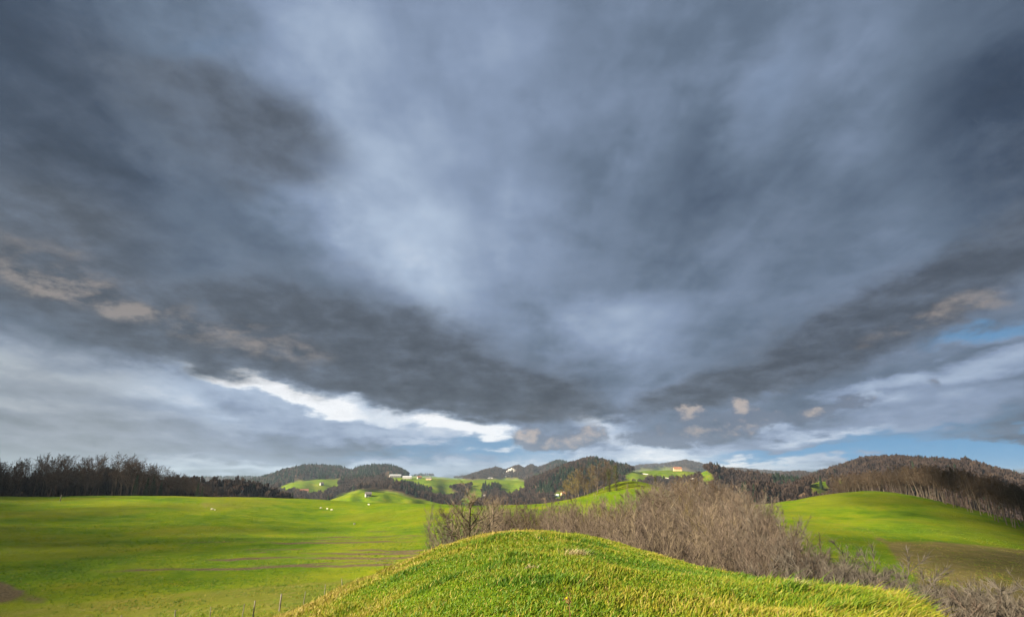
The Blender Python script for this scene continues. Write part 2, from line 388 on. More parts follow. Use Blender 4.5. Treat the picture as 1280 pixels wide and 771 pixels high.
def terrain(x, y):
    """height of the ground; also which hill it belongs to"""
    r = np.hypot(x, y); th = np.arctan2(x, y)
    z = meadow(th, r)
    amp = np.clip((r - 25) / 120, 0, 1)
    z = z + amp * (0.9 * fbm(x / 38, y / 38, 3, 11) + 0.25 * fbm(x / 9, y / 9, 3, 5))
    far = np.clip((r - 900) / 800, 0, 1)
    z = z * (1 - far) + far * (-60 + 10 * fbm(x / 400, y / 400, 3, 3))
    z = np.maximum(z, -72)
    zone = np.zeros(z.shape, np.int32)
    for k, (name, D, w, zb, ht, hz) in enumerate(HL):
        lo, hi = ht[0], ht[-1]
        edge = np.clip(np.minimum((th - lo) / 0.05 + 1, (hi - th) / 0.05 + 1), 0, 1) if name != 'far ridge' else 1.0
        edge = edge * edge * (3 - 2 * edge) if name != 'far ridge' else 1.0
        wob = 1 + 0.10 * fbm(th * 14, np.zeros_like(th), 3, 40 + k)
        q = np.log(np.maximum(r, 1) / (D * wob)) / w
        prof = np.exp(-np.abs(q) ** 1.7)
        zr = np.interp(th, ht, hz)
        hgt = (zr + 82) * edge
        bump = fbm(x / (D * .05), y / (D * .05), 4, 60 + k) * 0.16 * hgt * np.clip(np.abs(q) * 2.2, 0, 1)
        zz = -82 + hgt * prof + bump * prof
        zone = np.where(zz > z, k + 1, zone)
        z = np.maximum(z, zz)
    kn = knoll_top(x, y, th, r)
    zone = np.where(kn > z, -1, zone)
    d = kn - z
    z = np.where(d > 0, kn, z)
    # soften the foot of the knoll
    z = np.where(np.abs(d) < 1.5, z + (1.5 - np.abs(d)) ** 2 / 6.0 * np.clip((r - 16) / 6, 0, 1), z)
    return z, zone

def toPix(x, y, z):
    fwd = y * cos(PITCH) + z * sin(PITCH); up = -y * sin(PITCH) + z * cos(PITCH)
    fwd = np.where(fwd < 1e-3, 1e-3, fwd)
    return 640 + F_PX * x / fwd, 385.5 - F_PX * up / fwd

def inpoly(px, py, poly):
    c = np.zeros(px.shape, bool); n = len(poly)
    for i in range(n):
        x0, y0 = poly[i]; x1, y1 = poly[(i + 1) % n]
        if y0 == y1: continue
        c ^= ((y0 > py) != (y1 > py)) & (px < (x1 - x0) * (py - y0) / (y1 - y0) + x0)
    return c

def gz(x, y):
    return float(terrain(np.array([x], float), np.array([y], float))[0][0])

def seat(px, r):
    """ground point at a bearing and distance"""
    th = pix(px, 640)[0]
    x, y = r * sin(th), r * cos(th)
    a = (math.degrees(th) + 52) / .2
    if 0 <= a < len(az_f) - 1:
        i = int(a); a -= i
        z0 = np.interp(r, RR, GZ[i]); z1 = np.interp(r, RR, GZ[i + 1])
        return x, y, float(z0 + (z1 - z0) * a)
    return x, y, gz(x, y)

# pastures on the far slopes, as seen on the map of the valley
GREEN = [
    [(342, 613), (356, 605), (385, 599), (425, 599), (432, 604), (412, 607), (428, 608), (410, 613), (385, 618)],
    [(476, 595), (545, 595), (592, 600), (588, 606), (570, 607), (558, 613), (540, 611), (522, 607), (500, 604), (484, 601)],
    [(592, 599), (642, 597), (658, 601), (656, 612), (640, 619), (624, 616), (626, 608), (606, 607), (598, 612), (606, 619), (592, 634), (568, 634), (588, 612)],
    [(530, 619), (545, 613), (568, 613), (576, 617), (555, 623)],
    [(400, 636), (425, 617), (450, 612), (475, 612), (500, 616), (532, 626), (570, 640)],
    [(778, 594), (800, 586), (850, 584), (882, 588), (886, 596), (850, 598), (820, 597), (800, 602), (782, 602)],
    [(872, 603), (880, 597), (893, 592), (896, 596), (888, 606)],
    [(1008, 604), (1030, 600), (1064, 600), (1060, 606), (1040, 609), (1026, 606)],
    [(1000, 617), (1012, 607), (1022, 609), (1038, 616), (1036, 624), (1016, 620)],
    [(664, 592), (676, 590), (680, 595), (668, 598)],
    [(690, 618), (705, 612), (712, 622), (692, 626)],
]
CONIFER = [
    [(665, 612), (700, 592), (745, 576), (790, 582), (780, 600), (740, 606), (706, 618), (672, 622)],
    [(330, 600), (380, 584), (436, 592), (440, 604), (330, 606)],
    [(440, 590), (470, 582), (505, 594), (440, 604)],
    [(500, 606), (530, 612), (545, 622), (500, 622)],
    [(600, 606), (630, 606), (628, 614), (604, 617)],
    [(995, 598), (1004, 600), (1004, 612), (985, 608)],
    [(925, 612), (945, 612), (948, 620), (928, 620)], [(965, 600), (990, 600), (985, 612), (968, 610)], [(1018, 606), (1034, 606), (1036, 612), (1020, 611)],
    [(812, 590), (850, 596), (850, 599), (815, 596)], [(690, 576), (716, 576), (700, 590), (680, 592)],
]
# ground cover masks are computed on the mesh
az_f = np.radians(np.arange(-52, 52.01, 0.2)); az_b = np.radians(np.arange(56, 304.1, 4.0))
AZ = np.concatenate([az_f, az_b])
RR = [0.0, 0.8, 1.6]
r_ = 2.2
while r_ < 9000:
    RR.append(r_)
    r_ *= 1.035 if r_ < 20 else (1.02 if r_ < 45 else (1.014 if r_ < 420 else (1.022 if r_ < 4200 else 1.05)))
RR = np.array(RR[1:])
TH, RD = np.meshgrid(AZ, RR, indexing='ij')
GX, GY = RD * np.sin(TH), RD * np.cos(TH)
GZ, ZONE = terrain(GX, GY)
PX, PY = toPix(GX, GY, GZ)
front = np.abs(TH) < 1.0
nA, nR = TH.shape
green = np.zeros(TH.shape, bool)
for g in GREEN: green |= inpoly(PX, PY, g)
green &= front
far_ = (RD > 430) & ~((RD < 740) & (PX > 335) & (PX < 930) & front)
wood = far_ & ~green & ~((ZONE == 6) & front) & ~((RD < 1020) & (PX > 372) & (PX < 600) & front)
wood |= np.isin(ZONE, [1, 2]) & ~green
wood &= np.abs(TH) < .92
soil = np.zeros(TH.shape); straw = np.zeros(TH.shape)
# cattle tracks along the contours of the left slope
TRK = [(105, 714, 545, 705, 1.7, 1.0), (270, 708, 545, 701, 1.1, .7), (230, 699, 545, 697, 1.5, 1.0), (330, 695, 545, 693, .9, .6), (210, 691, 540, 690, 1.3, 1.0), (250, 685, 545, 687, 1.2, .9),
       (195, 679, 530, 678, 1.1, .9), (340, 676, 535, 673, .9, .7), (360, 671, 540, 668, 1.0, .8), (300, 667, 500, 664, .8, .6), (400, 661, 520, 658, .7, .5)]
for (x0, y0, x1, y1, w_, a_) in TRK:
    s_ = np.clip((PX - x0) / (x1 - x0), 0, 1)
    yl = y0 + (y1 - y0) * s_ + 3.2 * fbm(PX / 90, PX * 0 + y0, 3, 71) + 1.2 * fbm(PX / 22, PX * 0 + y0, 2, 73)
    brk = np.clip(0.80 + 1.2 * fbm(GX / 9, GY / 14, 3, 75), 0, 1)
    m_ = .85 * np.exp(-((PY - yl) / w_) ** 2) * np.clip((PX - x0) / 60 + .0, 0, 1) * np.clip((x1 - PX) / 30 + .3, 0, 1) * a_ * brk
    soil = np.maximum(soil, np.where(front & (RD > 40) & (ZONE == 0), m_, 0))
# bare scrape in the near corner of the left field
sc_ = inpoly(PX + 8 * fbm(GX / 3, GY / 5, 3, 77), PY + 5 * fbm(GX / 2, GY / 4, 3, 78), [(-200, 752), (-200, 728), (0, 728), (22, 733), (66, 750), (30, 754), (0, 752)])
scrape = np.where(sc_ & front & (RD > 40), .95, 0) * np.clip(.75 + 1.5 * fbm(GX / 1.6, GY / 2.5, 3, 79), 0, 1)
# rough brown grass right of the track
bp = [(1108, 677), (1150, 679), (1190, 681), (1240, 687), (1300, 692), (1600, 700), (1600, 900), (1200, 800), (1150, 735), (1136, 712)]
jx = PX + 7 * fbm(GX / 8, GY / 8, 3, 81); jy = PY + 4 * fbm(GX / 8, GY / 8, 3, 82)
bm_ = inpoly(jx, jy, bp) & front & (RD > 40)
straw = np.where(bm_, .80, 0.0)
for (x0, y0, x1, y1) in [(1098, 673, 1112, 680), (1112, 680, 1122, 697), (1122, 697, 1142, 717), (1112, 680, 1180, 679), (1180, 679, 1300, 691)]:
    dx, dy = x1 - x0, y1 - y0
    s_ = np.clip(((PX - x0) * dx + (PY - y0) * dy) / (dx * dx + dy * dy), 0, 1)
    dd = np.hypot(PX - x0 - s_ * dx, (PY - y0 - s_ * dy) * 1.5) + 2 * fbm(GX / 4, GY / 4, 2, 85)
    soil = np.maximum(soil, np.where(front & (RD > 40), np.exp(-(dd / 3.2) ** 2) * (.30 if x0 < 1130 and x1 < 1150 else .12), 0))
    straw = np.maximum(straw, np.where(front & (RD > 40), np.exp(-(dd / 4.0) ** 2) * .95, 0))
for (x0, y0, x1, y1) in [(790, 627, 860, 630), (850, 629, 880, 640), (700, 628, 690, 640), (980, 645, 1080, 660), (1080, 660, 1106, 676)]:
    dx, dy = x1 - x0, y1 - y0
    s_ = np.clip(((PX - x0) * dx + (PY - y0) * dy) / (dx * dx + dy * dy), 0, 1)
    dd = np.hypot(PX - x0 - s_ * dx, (PY - y0 - s_ * dy) * 1.5)
    straw = np.maximum(straw, np.where(front & (RD > 40), np.exp(-(dd / 2.2) ** 2) * .6, 0))
# dry yellow crowns on the rims of the left field, brown tussocks at the fence
straw = np.maximum(straw, np.where(front & (ZONE == 0), np.clip(.5 + 1.4 * fbm(GX / 30, GY / 30, 3, 91), 0, 1) * np.exp(-((PY - 628) / 7) ** 2) * (PX < 540) * (PX > 250) * .7, 0))
straw = np.maximum(straw, np.where(front & (ZONE == 0) & (RD < 80) & (RD > 30) & (PX < 520), .42, 0))
# leaf litter below the shrubs of the gully and inside the woods
gul = inpoly(PX, PY, [(545, 690), (600, 665), (700, 655), (800, 648), (850, 622), (930, 630), (985, 690), (1030, 716), (1110, 735), (1180, 760), (1300, 771), (1300, 900), (560, 900)]) & front & (RD > 25) & (RD < 235) & (ZONE == 0)
litter = np.where(wood | gul, 1.0, 0.0)
def soften(a, k):
    for _ in range(k):
        b = a.copy()
        b[1:-1] = (a[:-2] + 2 * a[1:-1] + a[2:]) / 4
        a = b.copy()
        a[:, 1:-1] = (b[:, :-2] + 2 * b[:, 1:-1] + b[:, 2:]) / 4
    return a
soil = np.maximum(soil, soften(scrape, 3)); litter = soften(litter, 3); straw = soften(straw, 2)
dry = np.clip(0.5 + 1.3 * fbm(GX / 26, GY / 26, 4, 93), 0, 1)

def build(name, V, Fs, mats, parent=None, smooth=False):
    me = bpy.data.meshes.new(name)
    V = np.asarray(V, np.float32); Fs = np.asarray(Fs, np.int32)
    me.vertices.add(len(V)); me.vertices.foreach_set('co', V.ravel())
    k = Fs.shape[1]
    me.loops.add(Fs.size); me.loops.foreach_set('vertex_index', Fs.ravel())
    me.polygons.add(len(Fs))
    me.polygons.foreach_set('loop_start', np.arange(0, Fs.size, k, dtype=np.int32))
    me.polygons.foreach_set('loop_total', np.full(len(Fs), k, np.int32))
    if smooth: me.polygons.foreach_set('use_smooth', np.ones(len(Fs), bool))
    me.update(calc_edges=True)
    for m in (mats if isinstance(mats, (list, tuple)) else [mats]): me.materials.append(m)
    o = bpy.data.objects.new(name, me)
    COL.objects.link(o)
    if parent is not None: o.parent = parent
    return o

def attr(o, name, vals):
    a = o.data.attributes.new(name, 'FLOAT', 'POINT')
    a.data.foreach_set('value', np.asarray(vals, np.float32).ravel())

def tag(o, label=None, cat=None, group=None, kind=None):
    if label: o['label'] = label
    if cat: o['category'] = cat
    if group: o['group'] = group
    if kind: o['kind'] = kind
    return o

MATS = {}
def mat(name):
    m = bpy.data.materials.new(name)
    m.use_nodes = True
    m.node_tree.nodes.clear()
    MATS[name] = m
    return m, N(m.node_tree)

def finish(n, m, color, rough=0.9, bump=None, bdist=0.1, bstr=0.6, spec=0.15, trans=None, sub=None):
    p = n.new('ShaderNodeBsdfPrincipled')
    n.put(p.inputs['Base Color'], color if not isinstance(color, tuple) else color + (1,))
    n.put(p.inputs['Roughness'], rough)
    p.inputs['Specular IOR Level'].default_value = spec
    if bump is not None:
        b = n.new('ShaderNodeBump'); b.inputs['Strength'].default_value = bstr; b.inputs['Distance'].default_value = bdist
        n.put(b.inputs['Height'], bump); n.t.links.new(b.outputs[0], p.inputs['Normal'])
    out = n.new('ShaderNodeOutputMaterial')
    sh = p.outputs[0]
    if trans:
        t = n.new('ShaderNodeBsdfTranslucent'); n.put(t.inputs[0], color if not isinstance(color, tuple) else color + (1,))
        mx = n.new('ShaderNodeMixShader'); mx.inputs[0].default_value = trans
        n.t.links.new(sh, mx.inputs[1]); n.t.links.new(t.outputs[0], mx.inputs[2]); sh = mx.outputs[0]
    n.t.links.new(sh, out.inputs[0])
    return m

# ground material: pasture of several greens, straw, soil and leaf litter laid out by real cover
m, n = mat('pasture')
geo = n.new('ShaderNodeNewGeometry'); pos = geo.outputs['Position']
def att(nm):
    a = n.new('ShaderNodeAttribute'); a.attribute_name = nm; return a.outputs['Fac']
n_l = n.noise(pos, 0.045, 5, 0.65).outputs['Fac']
n_k = n.noise(pos, 0.13, 4, 0.6).outputs['Fac']
n_m = n.noise(pos, 0.35, 5, 0.65).outputs['Fac']
n_s = n.noise(pos, 3.0, 4, 0.7).outputs['Fac']
mixn = n.m('ADD', n.m('ADD', n.m('MULTIPLY', n_l, 0.50), n.m('MULTIPLY', n_k, 0.35)), n.m('ADD', n.m('MULTIPLY', n_m, 0.30), n.m('MULTIPLY_ADD', n_s, 0.25, -.16)))
g = n.ramp(mixn, [(.38, (0.044, 0.092, 0.006)), (.50, (0.082, 0.142, 0.005)), (.60, (0.126, 0.172, 0.005)), (.72, (0.185, 0.185, 0.012))])
yel = n.mix(n.m('MULTIPLY', n.mapr(att('dry'), .45, .9), 0.45), g, (0.165, 0.162, 0.012))
br = n.ramp(n.m('ADD', n.m('MULTIPLY', n_m, .6), n.m('MULTIPLY', n_s, .4)), [(.35, (0.10, 0.075, 0.028)), (.55, (0.165, 0.125, 0.050)), (.7, (0.23, 0.18, 0.085))])
c = n.mix(n.m('MULTIPLY', n.mapr(n.m('ADD', att('straw'), n.m('MULTIPLY', n.m('SUBTRACT', n_m, .5), .6)), .15, .9), .9), yel, br)
so = n.ramp(n_s, [(.35, (0.062, 0.042, 0.028)), (.65, (0.150, 0.105, 0.070))])
c = n.mix(n.m('MULTIPLY', n.mapr(n.m('ADD', att('soil'), n.m('MULTIPLY', n.m('SUBTRACT', n_m, .5), .5)), .12, .62), .9), c, so)
li = n.ramp(n_m, [(.35, (0.045, 0.030, 0.020)), (.65, (0.095, 0.064, 0.040))])
c = n.mix(n.mapr(n.m('ADD', att('litter'), n.m('MULTIPLY', n.m('SUBTRACT', n_m, .5), .8)), .3, .7), c, li)
bh = n.m('ADD', n.m('MULTIPLY', n_m, 1.0), n.m('MULTIPLY', n_s, 0.35))
finish(n, m, c, 0.95, bh, 0.5, 0.55, 0.05)

idx = np.arange(nA * nR).reshape(nA, nR)
a0 = idx; a1 = np.roll(idx, -1, axis=0)
fan = np.stack([a0[:, 0], a1[:, 0], np.full(nA, nA * nR), np.full(nA, nA * nR)], -1)[:, :3]
quads = np.stack([a0[:, :-1], a0[:, 1:], a1[:, 1:], a1[:, :-1]], -1).reshape(-1, 4)
V = np.stack([GX, GY, GZ], -1).reshape(-1, 3)
V = np.concatenate([V, [[0, 0, -1.62]]]); cidx = len(V) - 1
tris = np.concatenate([quads[:, [0, 1, 2]], quads[:, [0, 2, 3]], fan[:, [1, 0, 2]]])
ground = build('ground', V, tris, MATS['pasture'], smooth=True)
for nm, a in (('soil', soil), ('straw', straw), ('litter', litter), ('dry', dry)):
    attr(ground, nm, np.concatenate([a.ravel(), [0]]))
tag(ground, kind='structure')

# ------------------------------------------------------------------ plant materials
def bark(name, c0, c1, rough=0.9, nscale=6.0, var=0.35):
    m, n = mat(name)
    tcn = n.new('ShaderNodeTexCoord')
    oi = n.new('ShaderNodeObjectInfo')
    f = n.noise(tcn.outputs['Object'], nscale, 3, 0.6).outputs['Fac']
    c = n.ramp(f, [(.3, c0), (.7, c1)])
    k = n.m('MULTIPLY_ADD', oi.outputs['Random'], var, 1.0 - var / 2)
    finish(n, m, n.v('SCALE', c, s=k), rough, spec=0.1)
    return m
B_DARK = bark('dark_bark', (0.030, 0.022, 0.018), (0.060, 0.044, 0.034))
T_DARK = bark('dark_twigs', (0.030, 0.021, 0.017), (0.055, 0.038, 0.029))
B_GREY = bark('grey_bark', (0.085, 0.068, 0.052), (0.170, 0.140, 0.110))
T_BROWN = bark('brown_twigs', (0.064, 0.046, 0.033), (0.108, 0.080, 0.058))
B_THICK = bark('thicket_bark', (0.070, 0.056, 0.042), (0.14, 0.112, 0.085))
T_THICK = bark('thicket_twigs', (0.080, 0.061, 0.049), (0.134, 0.104, 0.080), var=0.75)
T_PALE = bark('pale_twigs', (0.120, 0.094, 0.064), (0.19, 0.15, 0.105), var=0.3)
T_GREYTW = bark('grey_twigs', (0.095, 0.082, 0.066), (0.155, 0.135, 0.11), var=0.4)
T_IVY = bark('ivy_leaves', (0.030, 0.040, 0.012), (0.070, 0.075, 0.025))
T_OLIVE = bark('budding_twigs', (0.10, 0.078, 0.034), (0.175, 0.135, 0.058), var=0.4)
T_CON = bark('conifer_needles', (0.012, 0.026, 0.014), (0.030, 0.055, 0.026))

# ------------------------------------------------------------------ bare trees grown branch by branch
def frame_of(d):
    d = d / np.linalg.norm(d)
    a = np.array([0, 0, 1.0]) if abs(d[2]) < .9 else np.array([1.0, 0, 0])
    u = np.cross(d, a); u /= np.linalg.norm(u)
    return d, u, np.cross(d, u)

class Plant:
    def __init__(self, seed):
        self.r = np.random.default_rng(seed)
        self.wood = []; self.limb = []; self.tw = []
    def path(self, p, d, L, r0, r1, nseg, wander, lift, store, sides):
        pts = [p]; dirs = []
        for i in range(nseg):
            d = d + self.r.normal(0, wander, 3) + np.array([0, 0, lift])
            d = d / np.linalg.norm(d)
            q = p + d * (L / nseg)
            ra = r0 + (r1 - r0) * i / nseg; rb = r0 + (r1 - r0) * (i + 1) / nseg
            store.append((p, q, ra, rb, sides)); dirs.append(d)
            p = q; pts.append(p)
        return pts, dirs
    def twig(self, p, d, L, w):
        self.tw.append((p, d, L, w))
    def out_dir(self, d, ang):
        d, u, v = frame_of(d)
        a = self.r.uniform(0, 2 * pi)
        return d * cos(ang) + (u * cos(a) + v * sin(a)) * sin(ang)
    def mesh_tubes(self, segs):
        V, Fc = [], []; off = 0
        for (p, q, ra, rb, s) in segs:
            d, u, v = frame_of(q - p)
            a = np.arange(s) * 2 * pi / s
            ring = np.cos(a)[:, None] * u + np.sin(a)[:, None] * v
            V.append(p + ring * ra); V.append(q + ring * rb)
            for i in range(s):
                j = (i + 1) % s
                Fc.append((off + i, off + j, off + s + j)); Fc.append((off + i, off + s + j, off + s + i))
            off += 2 * s
        return np.concatenate(V), np.array(Fc)
    def mesh_twigs(self):
        P = np.array([t[0] for t in self.tw]); D = np.array([t[1] for t in self.tw]); L = np.array([t[2] for t in self.tw]); w = np.array([t[3] for t in self.tw])
        R = self.r.normal(size=D.shape); S = np.cross(D, R); S /= np.linalg.norm(S, axis=1)[:, None] + 1e-9
        bend = self.r.normal(0, .12, D.shape)
        a = P - S * w[:, None] / 2; b = P + S * w[:, None] / 2
        mm = P + (D + bend * .5) * (L * .55)[:, None]
        c = mm + S * w[:, None] * .36; e = mm - S * w[:, None] * .36
        t = P + (D + bend) * L[:, None]
        V = np.stack([a, b, c, e, t], 1).reshape(-1, 3)
        k = np.arange(len(P))[:, None] * 5
        Fc = np.concatenate([k + [0, 1, 2], k + [0, 2, 3], k + [3, 2, 4]], 0)
        return V, Fc
    def meshes(self):
        Vt, Ft = self.mesh_tubes(self.wood)
        Vl, Fl = self.mesh_tubes(self.limb)
        Vw, Fw = self.mesh_twigs()
        return (Vt, Ft), (np.concatenate([Vl, Vw]), np.concatenate([Fl, Fw + len(Vl)]))

def tall_tree(seed, H=20.0, clear=0.38, spread=0.30, twigw=0.055, nbr=24, ntw=7, nsub=5, lean=0.03, r0=0.20):
    """forest tree: straight trunk, ascending limbs, fine crown"""
    t = Plant(seed); r = t.r
    nseg = 12
    pts, dirs = t.path(np.zeros(3) - [0, 0, .3], np.array([r.normal(0, lean), r.normal(0, lean), 1.0]), H * .9, r0, .04, nseg, .035, .01, t.wood, 6)
    for i in range(nbr):
        f = clear + (1 - clear) * (i + r.uniform(0, .9)) / nbr
        k = min(int(f * nseg), nseg - 1); fr = f * nseg - k
        p = pts[k] + (pts[k + 1] - pts[k]) * min(fr, 1)
        L = H * spread * (1.15 - .75 * max(0, (f - clear) / (1 - clear))) * r.uniform(.7, 1.2)
        d = t.out_dir(np.array([0, 0, 1.0]), radians(r.uniform(28, 62)))
        bp_, bd = t.path(p, d, L, .07 * (1.2 - f) + .02, .018, 4, .10, .07, t.limb, 3)
        for j in range(nsub):
            g = r.uniform(.25, 1.0) * 3.99; kk = int(g)
            q = bp_[kk] + (bp_[kk + 1] - bp_[kk]) * (g - kk)
            sp, sd = t.path(q, t.out_dir(bd[kk], radians(r.uniform(25, 55))), L * r.uniform(.28, .5), .022, .010, 2, .12, .06, t.limb, 3)
            for w in range(ntw):
                h = r.uniform(.1, 1.0) * 1.99; k2 = int(h)
                q2 = sp[k2] + (sp[k2 + 1] - sp[k2]) * (h - k2)
                t.twig(q2, t.out_dir(sd[k2] + np.array([0, 0, .25]), radians(r.uniform(15, 60))), L * r.uniform(.16, .34), twigw)
    return t.meshes()

def bush(seed, H=8.0, stems=8, spread=.24, twigw=.013, ntw=9, nsub=7, nbr=11, lift=.05, up=.45, stem=.026):
    """many-stemmed shrub of the thicket, its twigs brushing upwards"""
    t = Plant(seed); r = t.r
    for s in range(stems):
        a = 2 * pi * (s + r.uniform(-.3, .3)) / stems
        base = np.array([cos(a), sin(a), 0]) * r.uniform(.05, .35) - [0, 0, .25]
        d = np.array([cos(a) * spread * r.uniform(.3, 1.2), sin(a) * spread * r.uniform(.3, 1.2), 1.0])
        L = H * r.uniform(.72, 1.0)
        pts, dirs = t.path(base, d, L, stem + .0018 * H, .006, 7, .07, .02, t.wood, 4)
        for i in range(nbr):
            f = (.18 + .80 * (i + r.uniform(0, 1)) / nbr) * 6.99; k = int(f)
            p = pts[k] + (pts[k + 1] - pts[k]) * (f - k)
            bl = H * .30 * (1.1 - f / 11) * r.uniform(.6, 1.2)
            bp_, bd = t.path(p, t.out_dir(dirs[k], radians(r.uniform(16, 42))), bl, .014, .005, 3, .08, lift, t.limb, 3)
            for j in range(nsub):
                g = r.uniform(.15, 1) * 2.99; kk = int(g)
                q = bp_[kk] + (bp_[kk + 1] - bp_[kk]) * (g - kk)
                for w in range(ntw // 2):
                    dd = t.out_dir(bd[kk] + np.array([0, 0, up]), radians(r.uniform(8, 48)))
                    t.twig(q, dd, bl * r.uniform(.22, .55), twigw)
    return t.meshes()

def spreading(seed, H=8.0):
    """lone old tree with crooked wide limbs"""
    t = Plant(seed); r = t.r
    pts, dirs = t.path(np.array([0, 0, -.3]), np.array([.05, 0, 1.0]), H * .9, .17, .03, 9, .07, .02, t.wood, 6)
    for i in range(20):
        f = (.16 + .82 * (i + r.uniform(0, 1)) / 20) * 8.99; k = int(f)
        p = pts[k] + (pts[k + 1] - pts[k]) * (f - k)
        L = H * .55 * (1.15 - f / 10) * r.uniform(.7, 1.2)
        bp_, bd = t.path(p, t.out_dir(np.array([0, 0, 1.0]), radians(r.uniform(40, 80))), L, .06, .014, 5, .16, .06, t.limb, 4)
        for j in range(8):
            g = r.uniform(.2, 1) * 4.99; kk = int(g)
            q = bp_[kk] + (bp_[kk + 1] - bp_[kk]) * (g - kk)
            sp, sd = t.path(q, t.out_dir(bd[kk], radians(r.uniform(25, 65))), L * r.uniform(.22, .42), .016, .007, 2, .14, .06, t.limb, 3)
            for w in range(9):
                h = r.uniform(0, 1) * 1.99; k2 = int(h)
                q2 = sp[k2] + (sp[k2 + 1] - sp[k2]) * (h - k2)
                t.twig(q2, t.out_dir(sd[k2] + np.array([0, 0, .3]), radians(r.uniform(15, 60))), r.uniform(.25, .75), .02)
    return t.meshes()

def leaf_cloud(r, P, size, n_each):
    """small leaf-sized faces scattered round a set of points"""
    C = np.repeat(P, n_each, 0) + r.normal(0, 1, (len(P) * n_each, 3)) * size * 2.2
    U = r.normal(size=C.shape); U /= np.linalg.norm(U, axis=1)[:, None]
    Wv = np.cross(U, r.normal(size=C.shape)); Wv /= np.linalg.norm(Wv, axis=1)[:, None]
    s = size * r.uniform(.5, 1.3, (len(C), 1))
    V = np.stack([C - U * s, C + Wv * s * .6, C + U * s, C - Wv * s * .6], 1).reshape(-1, 3)
    k = np.arange(len(C))[:, None] * 4
    return V, np.concatenate([k + [0, 1, 2], k + [0, 2, 3]])

def conifer(seed, H=14.0):
    r = np.random.default_rng(seed)
    t = Plant(seed)
    t.path(np.array([0, 0, -.3]), np.array([0, 0, 1.0]), H, .18, .02, 6, .01, .01, t.wood, 6)
    Vt, Ft = t.mesh_tubes(t.wood)
    P = []
    for i in range(30):
        f = .08 + .92 * i / 30
        R = H * .19 * (1.02 - f)
        for k in range(9):
            a = r.uniform(0, 2 * pi)
            for s in (.35, .65, 1.0):
                P.append((cos(a) * R * s, sin(a) * R * s, H * f - R * s * .35))
    Vc, Fc = leaf_cloud(r, np.array(P), .17, 3)
    return (Vt, Ft), (Vc, Fc)

def as_mesh(name, VF, m):
    o = build(name, VF[0], VF[1], m)
    me = o.data
    bpy.data.objects.remove(o)
    return me

def kit(name, maker, seeds, wood_mat, twig_mats, **kw):
    out = []
    for i, s in enumerate(seeds):
        a, b = maker(s, **kw)
        out.append((as_mesh('trunk', a, wood_mat), as_mesh('crown', b, twig_mats[i % len(twig_mats)]), b[0][:, 2].max()))
    return out

def plant_at(name, pair, x, y, z, scale, rot, label, cat, group=None, fat=1.0):
    e = bpy.data.objects.new(name, None)
    e.empty_display_size = .5
    COL.objects.link(e)
    e.location = (x, y, z); e.rotation_euler = (0, 0, rot); e.scale = (scale * fat, scale * fat, scale)
    tag(e, label, cat, group)
    for me, nm in ((pair[0], 'trunk'), (pair[1], 'crown')):
        c = bpy.data.objects.new(nm, me); COL.objects.link(c); c.parent = e
    return e

R = random.Random(5)
left_kit = kit('l', tall_tree, range(100, 107), B_DARK, [T_DARK], H=20, clear=.30, twigw=.075)
right_kit = kit('r', tall_tree, range(120, 127), B_GREY, [T_BROWN], H=18, clear=.36, spread=.27, twigw=.050, nbr=26, ntw=8)
bush_kit = kit('b', bush, range(140, 150), B_THICK, [T_THICK, T_THICK, T_PALE, T_THICK, T_GREYTW, T_THICK, T_OLIVE])
grey_kit = kit('g', bush, range(160, 164), B_THICK, [T_GREYTW, T_GREYTW, T_THICK], H=5.0, spread=.55, stems=13, twigw=.011, nbr=12, ntw=12, up=.25, stem=.010)
lone_kit = kit('s', spreading, (170, 171, 172), B_THICK, [T_PALE, T_THICK])
mound_kit = kit('m', tall_tree, range(180, 184), B_GREY, [T_OLIVE, T_THICK], H=11, clear=.18, spread=.36, twigw=.06, r0=.16)
con_kit = kit('c', conifer, (190, 191), B_DARK, [T_CON])

# --- dark wood on the ridge behind the left meadow
def tops(px, line): return np.interp(px, [a for a, b in line], [b for a, b in line])
LTOP = [(-200, 560), (0, 570), (40, 564), (80, 566), (120, 561), (150, 565), (175, 572), (200, 580), (225, 589), (250, 600), (262, 606)]
LW = 'leafless trees of the dark wood on the ridge'
pts = []
tries = 0
while len(pts) < 160 and tries < 6000:
    tries += 1
    px = R.uniform(-130, 268); r = R.choice([R.uniform(332, 350), R.uniform(332, 480), R.uniform(400, 470)])
    x, y, z = seat(px, r)
    if any((x - a) ** 2 + (y - b) ** 2 < 18 for a, b, *_ in pts): continue
    tt = pix(px, tops(px, LTOP))[1] * r
    h = min(tt - z, 21.0)
    if h < 6: continue
    h *= R.uniform(.82, 1.02)
    pts.append((x, y))
    k = R.choice(left_kit)
    plant_at('ridge_tree', k, x, y, z - .1, h / k[2], R.uniform(0, 6.28), 'dark leafless tree in the front row of the ridge wood, where it meets the pasture' if r < 352 else 'tall dark leafless tree further inside the wood crowning the pasture ridge', 'tree', LW, fat=R.uniform(.9, 1.15))
for px, r, h in ((243, 322, 6.5), (249, 324, 5.0), (178, 338, 9), (186, 340, 11), (196, 340, 8), (164, 336, 10)):
    x, y, z = seat(px, r); k = R.choice(con_kit)
    plant_at('conifer', k, x, y, z, h / k[2], R.uniform(0, 6), 'small dark green conifer at the foot of the leafless dark wood', 'conifer', 'conifers at the foot of the dark wood')

